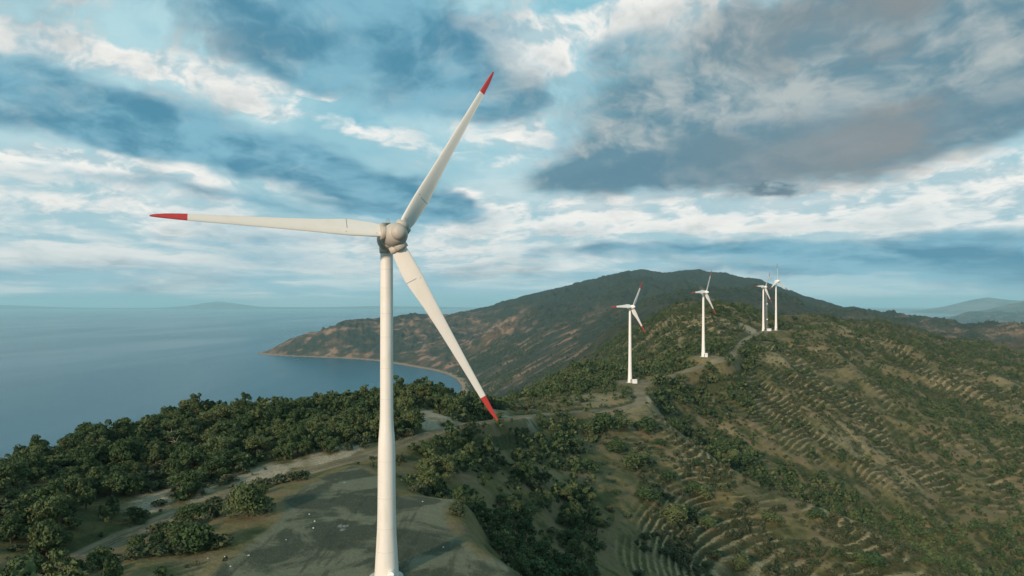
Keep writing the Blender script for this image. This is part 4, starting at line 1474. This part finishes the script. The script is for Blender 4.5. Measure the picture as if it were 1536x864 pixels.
def scatter(name, P, sc, sources, label, cat):
    me = bpy.data.meshes.new(name)
    me.vertices.add(len(P))
    me.vertices.foreach_set('co', np.ascontiguousarray(P, np.float32).ravel())
    for nm, v in (('sc', sc), ('rz', rng.uniform(0, 6.28, len(P)))):
        a = me.attributes.new(nm, 'FLOAT', 'POINT')
        a.data.foreach_set('value', np.ascontiguousarray(v, np.float32))
    o = link(name, me)
    tag(o, label, cat, kind='stuff')
    g = bpy.data.node_groups.new(name, 'GeometryNodeTree')
    g.interface.new_socket('Geometry', in_out='INPUT', socket_type='NodeSocketGeometry')
    g.interface.new_socket('Geometry', in_out='OUTPUT', socket_type='NodeSocketGeometry')
    N = g.nodes
    gi, go = N.new('NodeGroupInput'), N.new('NodeGroupOutput')
    iop = N.new('GeometryNodeInstanceOnPoints')
    jn = N.new('GeometryNodeJoinGeometry')
    for so in sources:
        oi = N.new('GeometryNodeObjectInfo')
        oi.inputs['Object'].default_value = so
        oi.inputs['As Instance'].default_value = True
        oi.transform_space = 'ORIGINAL'
        g.links.new(oi.outputs['Geometry'], jn.inputs[0])
    g.links.new(gi.outputs[0], iop.inputs['Points'])
    g.links.new(jn.outputs[0], iop.inputs['Instance'])
    iop.inputs['Pick Instance'].default_value = True
    na = N.new('GeometryNodeInputNamedAttribute'); na.data_type = 'FLOAT'; na.inputs[0].default_value = 'sc'
    nr = N.new('GeometryNodeInputNamedAttribute'); nr.data_type = 'FLOAT'; nr.inputs[0].default_value = 'rz'
    cx = N.new('ShaderNodeCombineXYZ')
    g.links.new(nr.outputs[0], cx.inputs[2])
    g.links.new(cx.outputs[0], iop.inputs['Rotation'])
    g.links.new(na.outputs[0], iop.inputs['Scale'])
    g.links.new(iop.outputs[0], go.inputs[0])
    md = o.modifiers.new('scatter', 'NODES')
    md.node_group = g
    return o


def sources(meshes, where, label, name, cat, group):
    """real plants of the place whose shapes the ground cover repeats"""
    res = []
    for me_, (p, y) in zip(meshes, where):
        x = (p - CX) / F * y
        o = link(name, me_)
        o.location = (x, y, float(gz(x, y)[0]) - 0.05)
        tag(o, label, cat, group)
        res.append(o)
    return res


src_far = sources(FARS, ((905, 600), (925, 640), (880, 560)), 'small dark pine on the wooded slope behind the second largest turbine', 'pine_tree', 'tree', 'pines behind the second turbine')
sel = REST
scatter('woodland', np.stack([X[sel], Y[sel], z[sel] - 0.2], 1), size[sel] * np.clip(0.9 + Y[sel] / 4000, 0.9, 1.6), src_far, 'dark pine woodland covering the hollows, valley sides and far slopes', 'woodland')

# shrubs
px, Y, X, per = candidates(300000, 70, 1150, rng)
n1 = fbm(X / 22, Y / 22, 301, 3)
rs = samp(riser * terr_w, X, Y)
DS = 0.008 + 0.055 * sstep(n1, 0.46, 0.62) + 0.34 * rs * sstep(n1, 0.34, 0.5)
DS *= (1 - 0.9 * samp(bank, X, Y)) * np.where(in_poly(POLY_HILL, px, Y), 2.0, 1)
keep = rng.random(len(px)) < np.clip(DS * per, 0, 1)
px, Y, X = px[keep], Y[keep], X[keep]
z, ok = usable(px, X, Y, 1.5, 2.5)
px, Y, X, z = px[ok], Y[ok], X[ok], z[ok]
size = rng.uniform(0.3, 1.0, len(px)) ** 2.2 * 1.7 + 0.25
spur = in_poly(POLY_SPUR, px, Y)
big = size / Y * np.where((px > -5) & (px < 1541) & (HY - F * (z - ZC) / Y < 868), 1, 0.001) * np.where(in_poly(POLY_HILL, px, Y), 0.7, 1)
order = np.argsort(-big)
IND, REST = order[:290], order[290:]
for i in IND:
    p, y = px[i], Y[i]
    a1 = (np.array([p]), np.array([y]))
    if spur[i]:
        lab, grp = 'low dark green shrub on the stony stepped terraces', 'shrubs on the terraced slope'
    elif in_poly(POLY_HILL, *a1)[0]:
        lab, grp = 'low shrub between the pines of the wooded hill above the track', 'shrubs on the wooded hill'
    elif p < 560:
        lab, grp = 'low shrub on the bare ground between gravel pad and dirt track', 'shrubs around the gravel pad'
    elif p < 900 and y < 400:
        lab, grp = 'low shrub in the hollow right of the gravel pad', 'shrubs in the hollow'
    else:
        lab, grp = 'low shrub on the scrubby slopes beyond the stepped terraces', 'shrubs beyond the terraces'
    plant('shrub', lab, 'shrub', grp, (X[i], y, z[i] - 0.08), SHRUBS[rng.integers(len(SHRUBS))], (size[i] * rng.uniform(.75, 1.1), size[i] * rng.uniform(.55, .9)), rng.uniform(0, 6.28), i)
src_low = sources(LOWS, ((985, 300), (1043, 280), (930, 330), (1080, 300)), 'tiny tufted shrub among the stones of the stepped terraces', 'shrub', 'shrub', 'tufts on the terraced slope')
scatter('scrub', np.stack([X[REST], Y[REST], z[REST] - 0.08], 1), size[REST] * 1.3, src_low, 'low dark scrub dotting the stony slopes in rows and patches', 'scrub')
print('PLANTS', len(sel), len(REST))
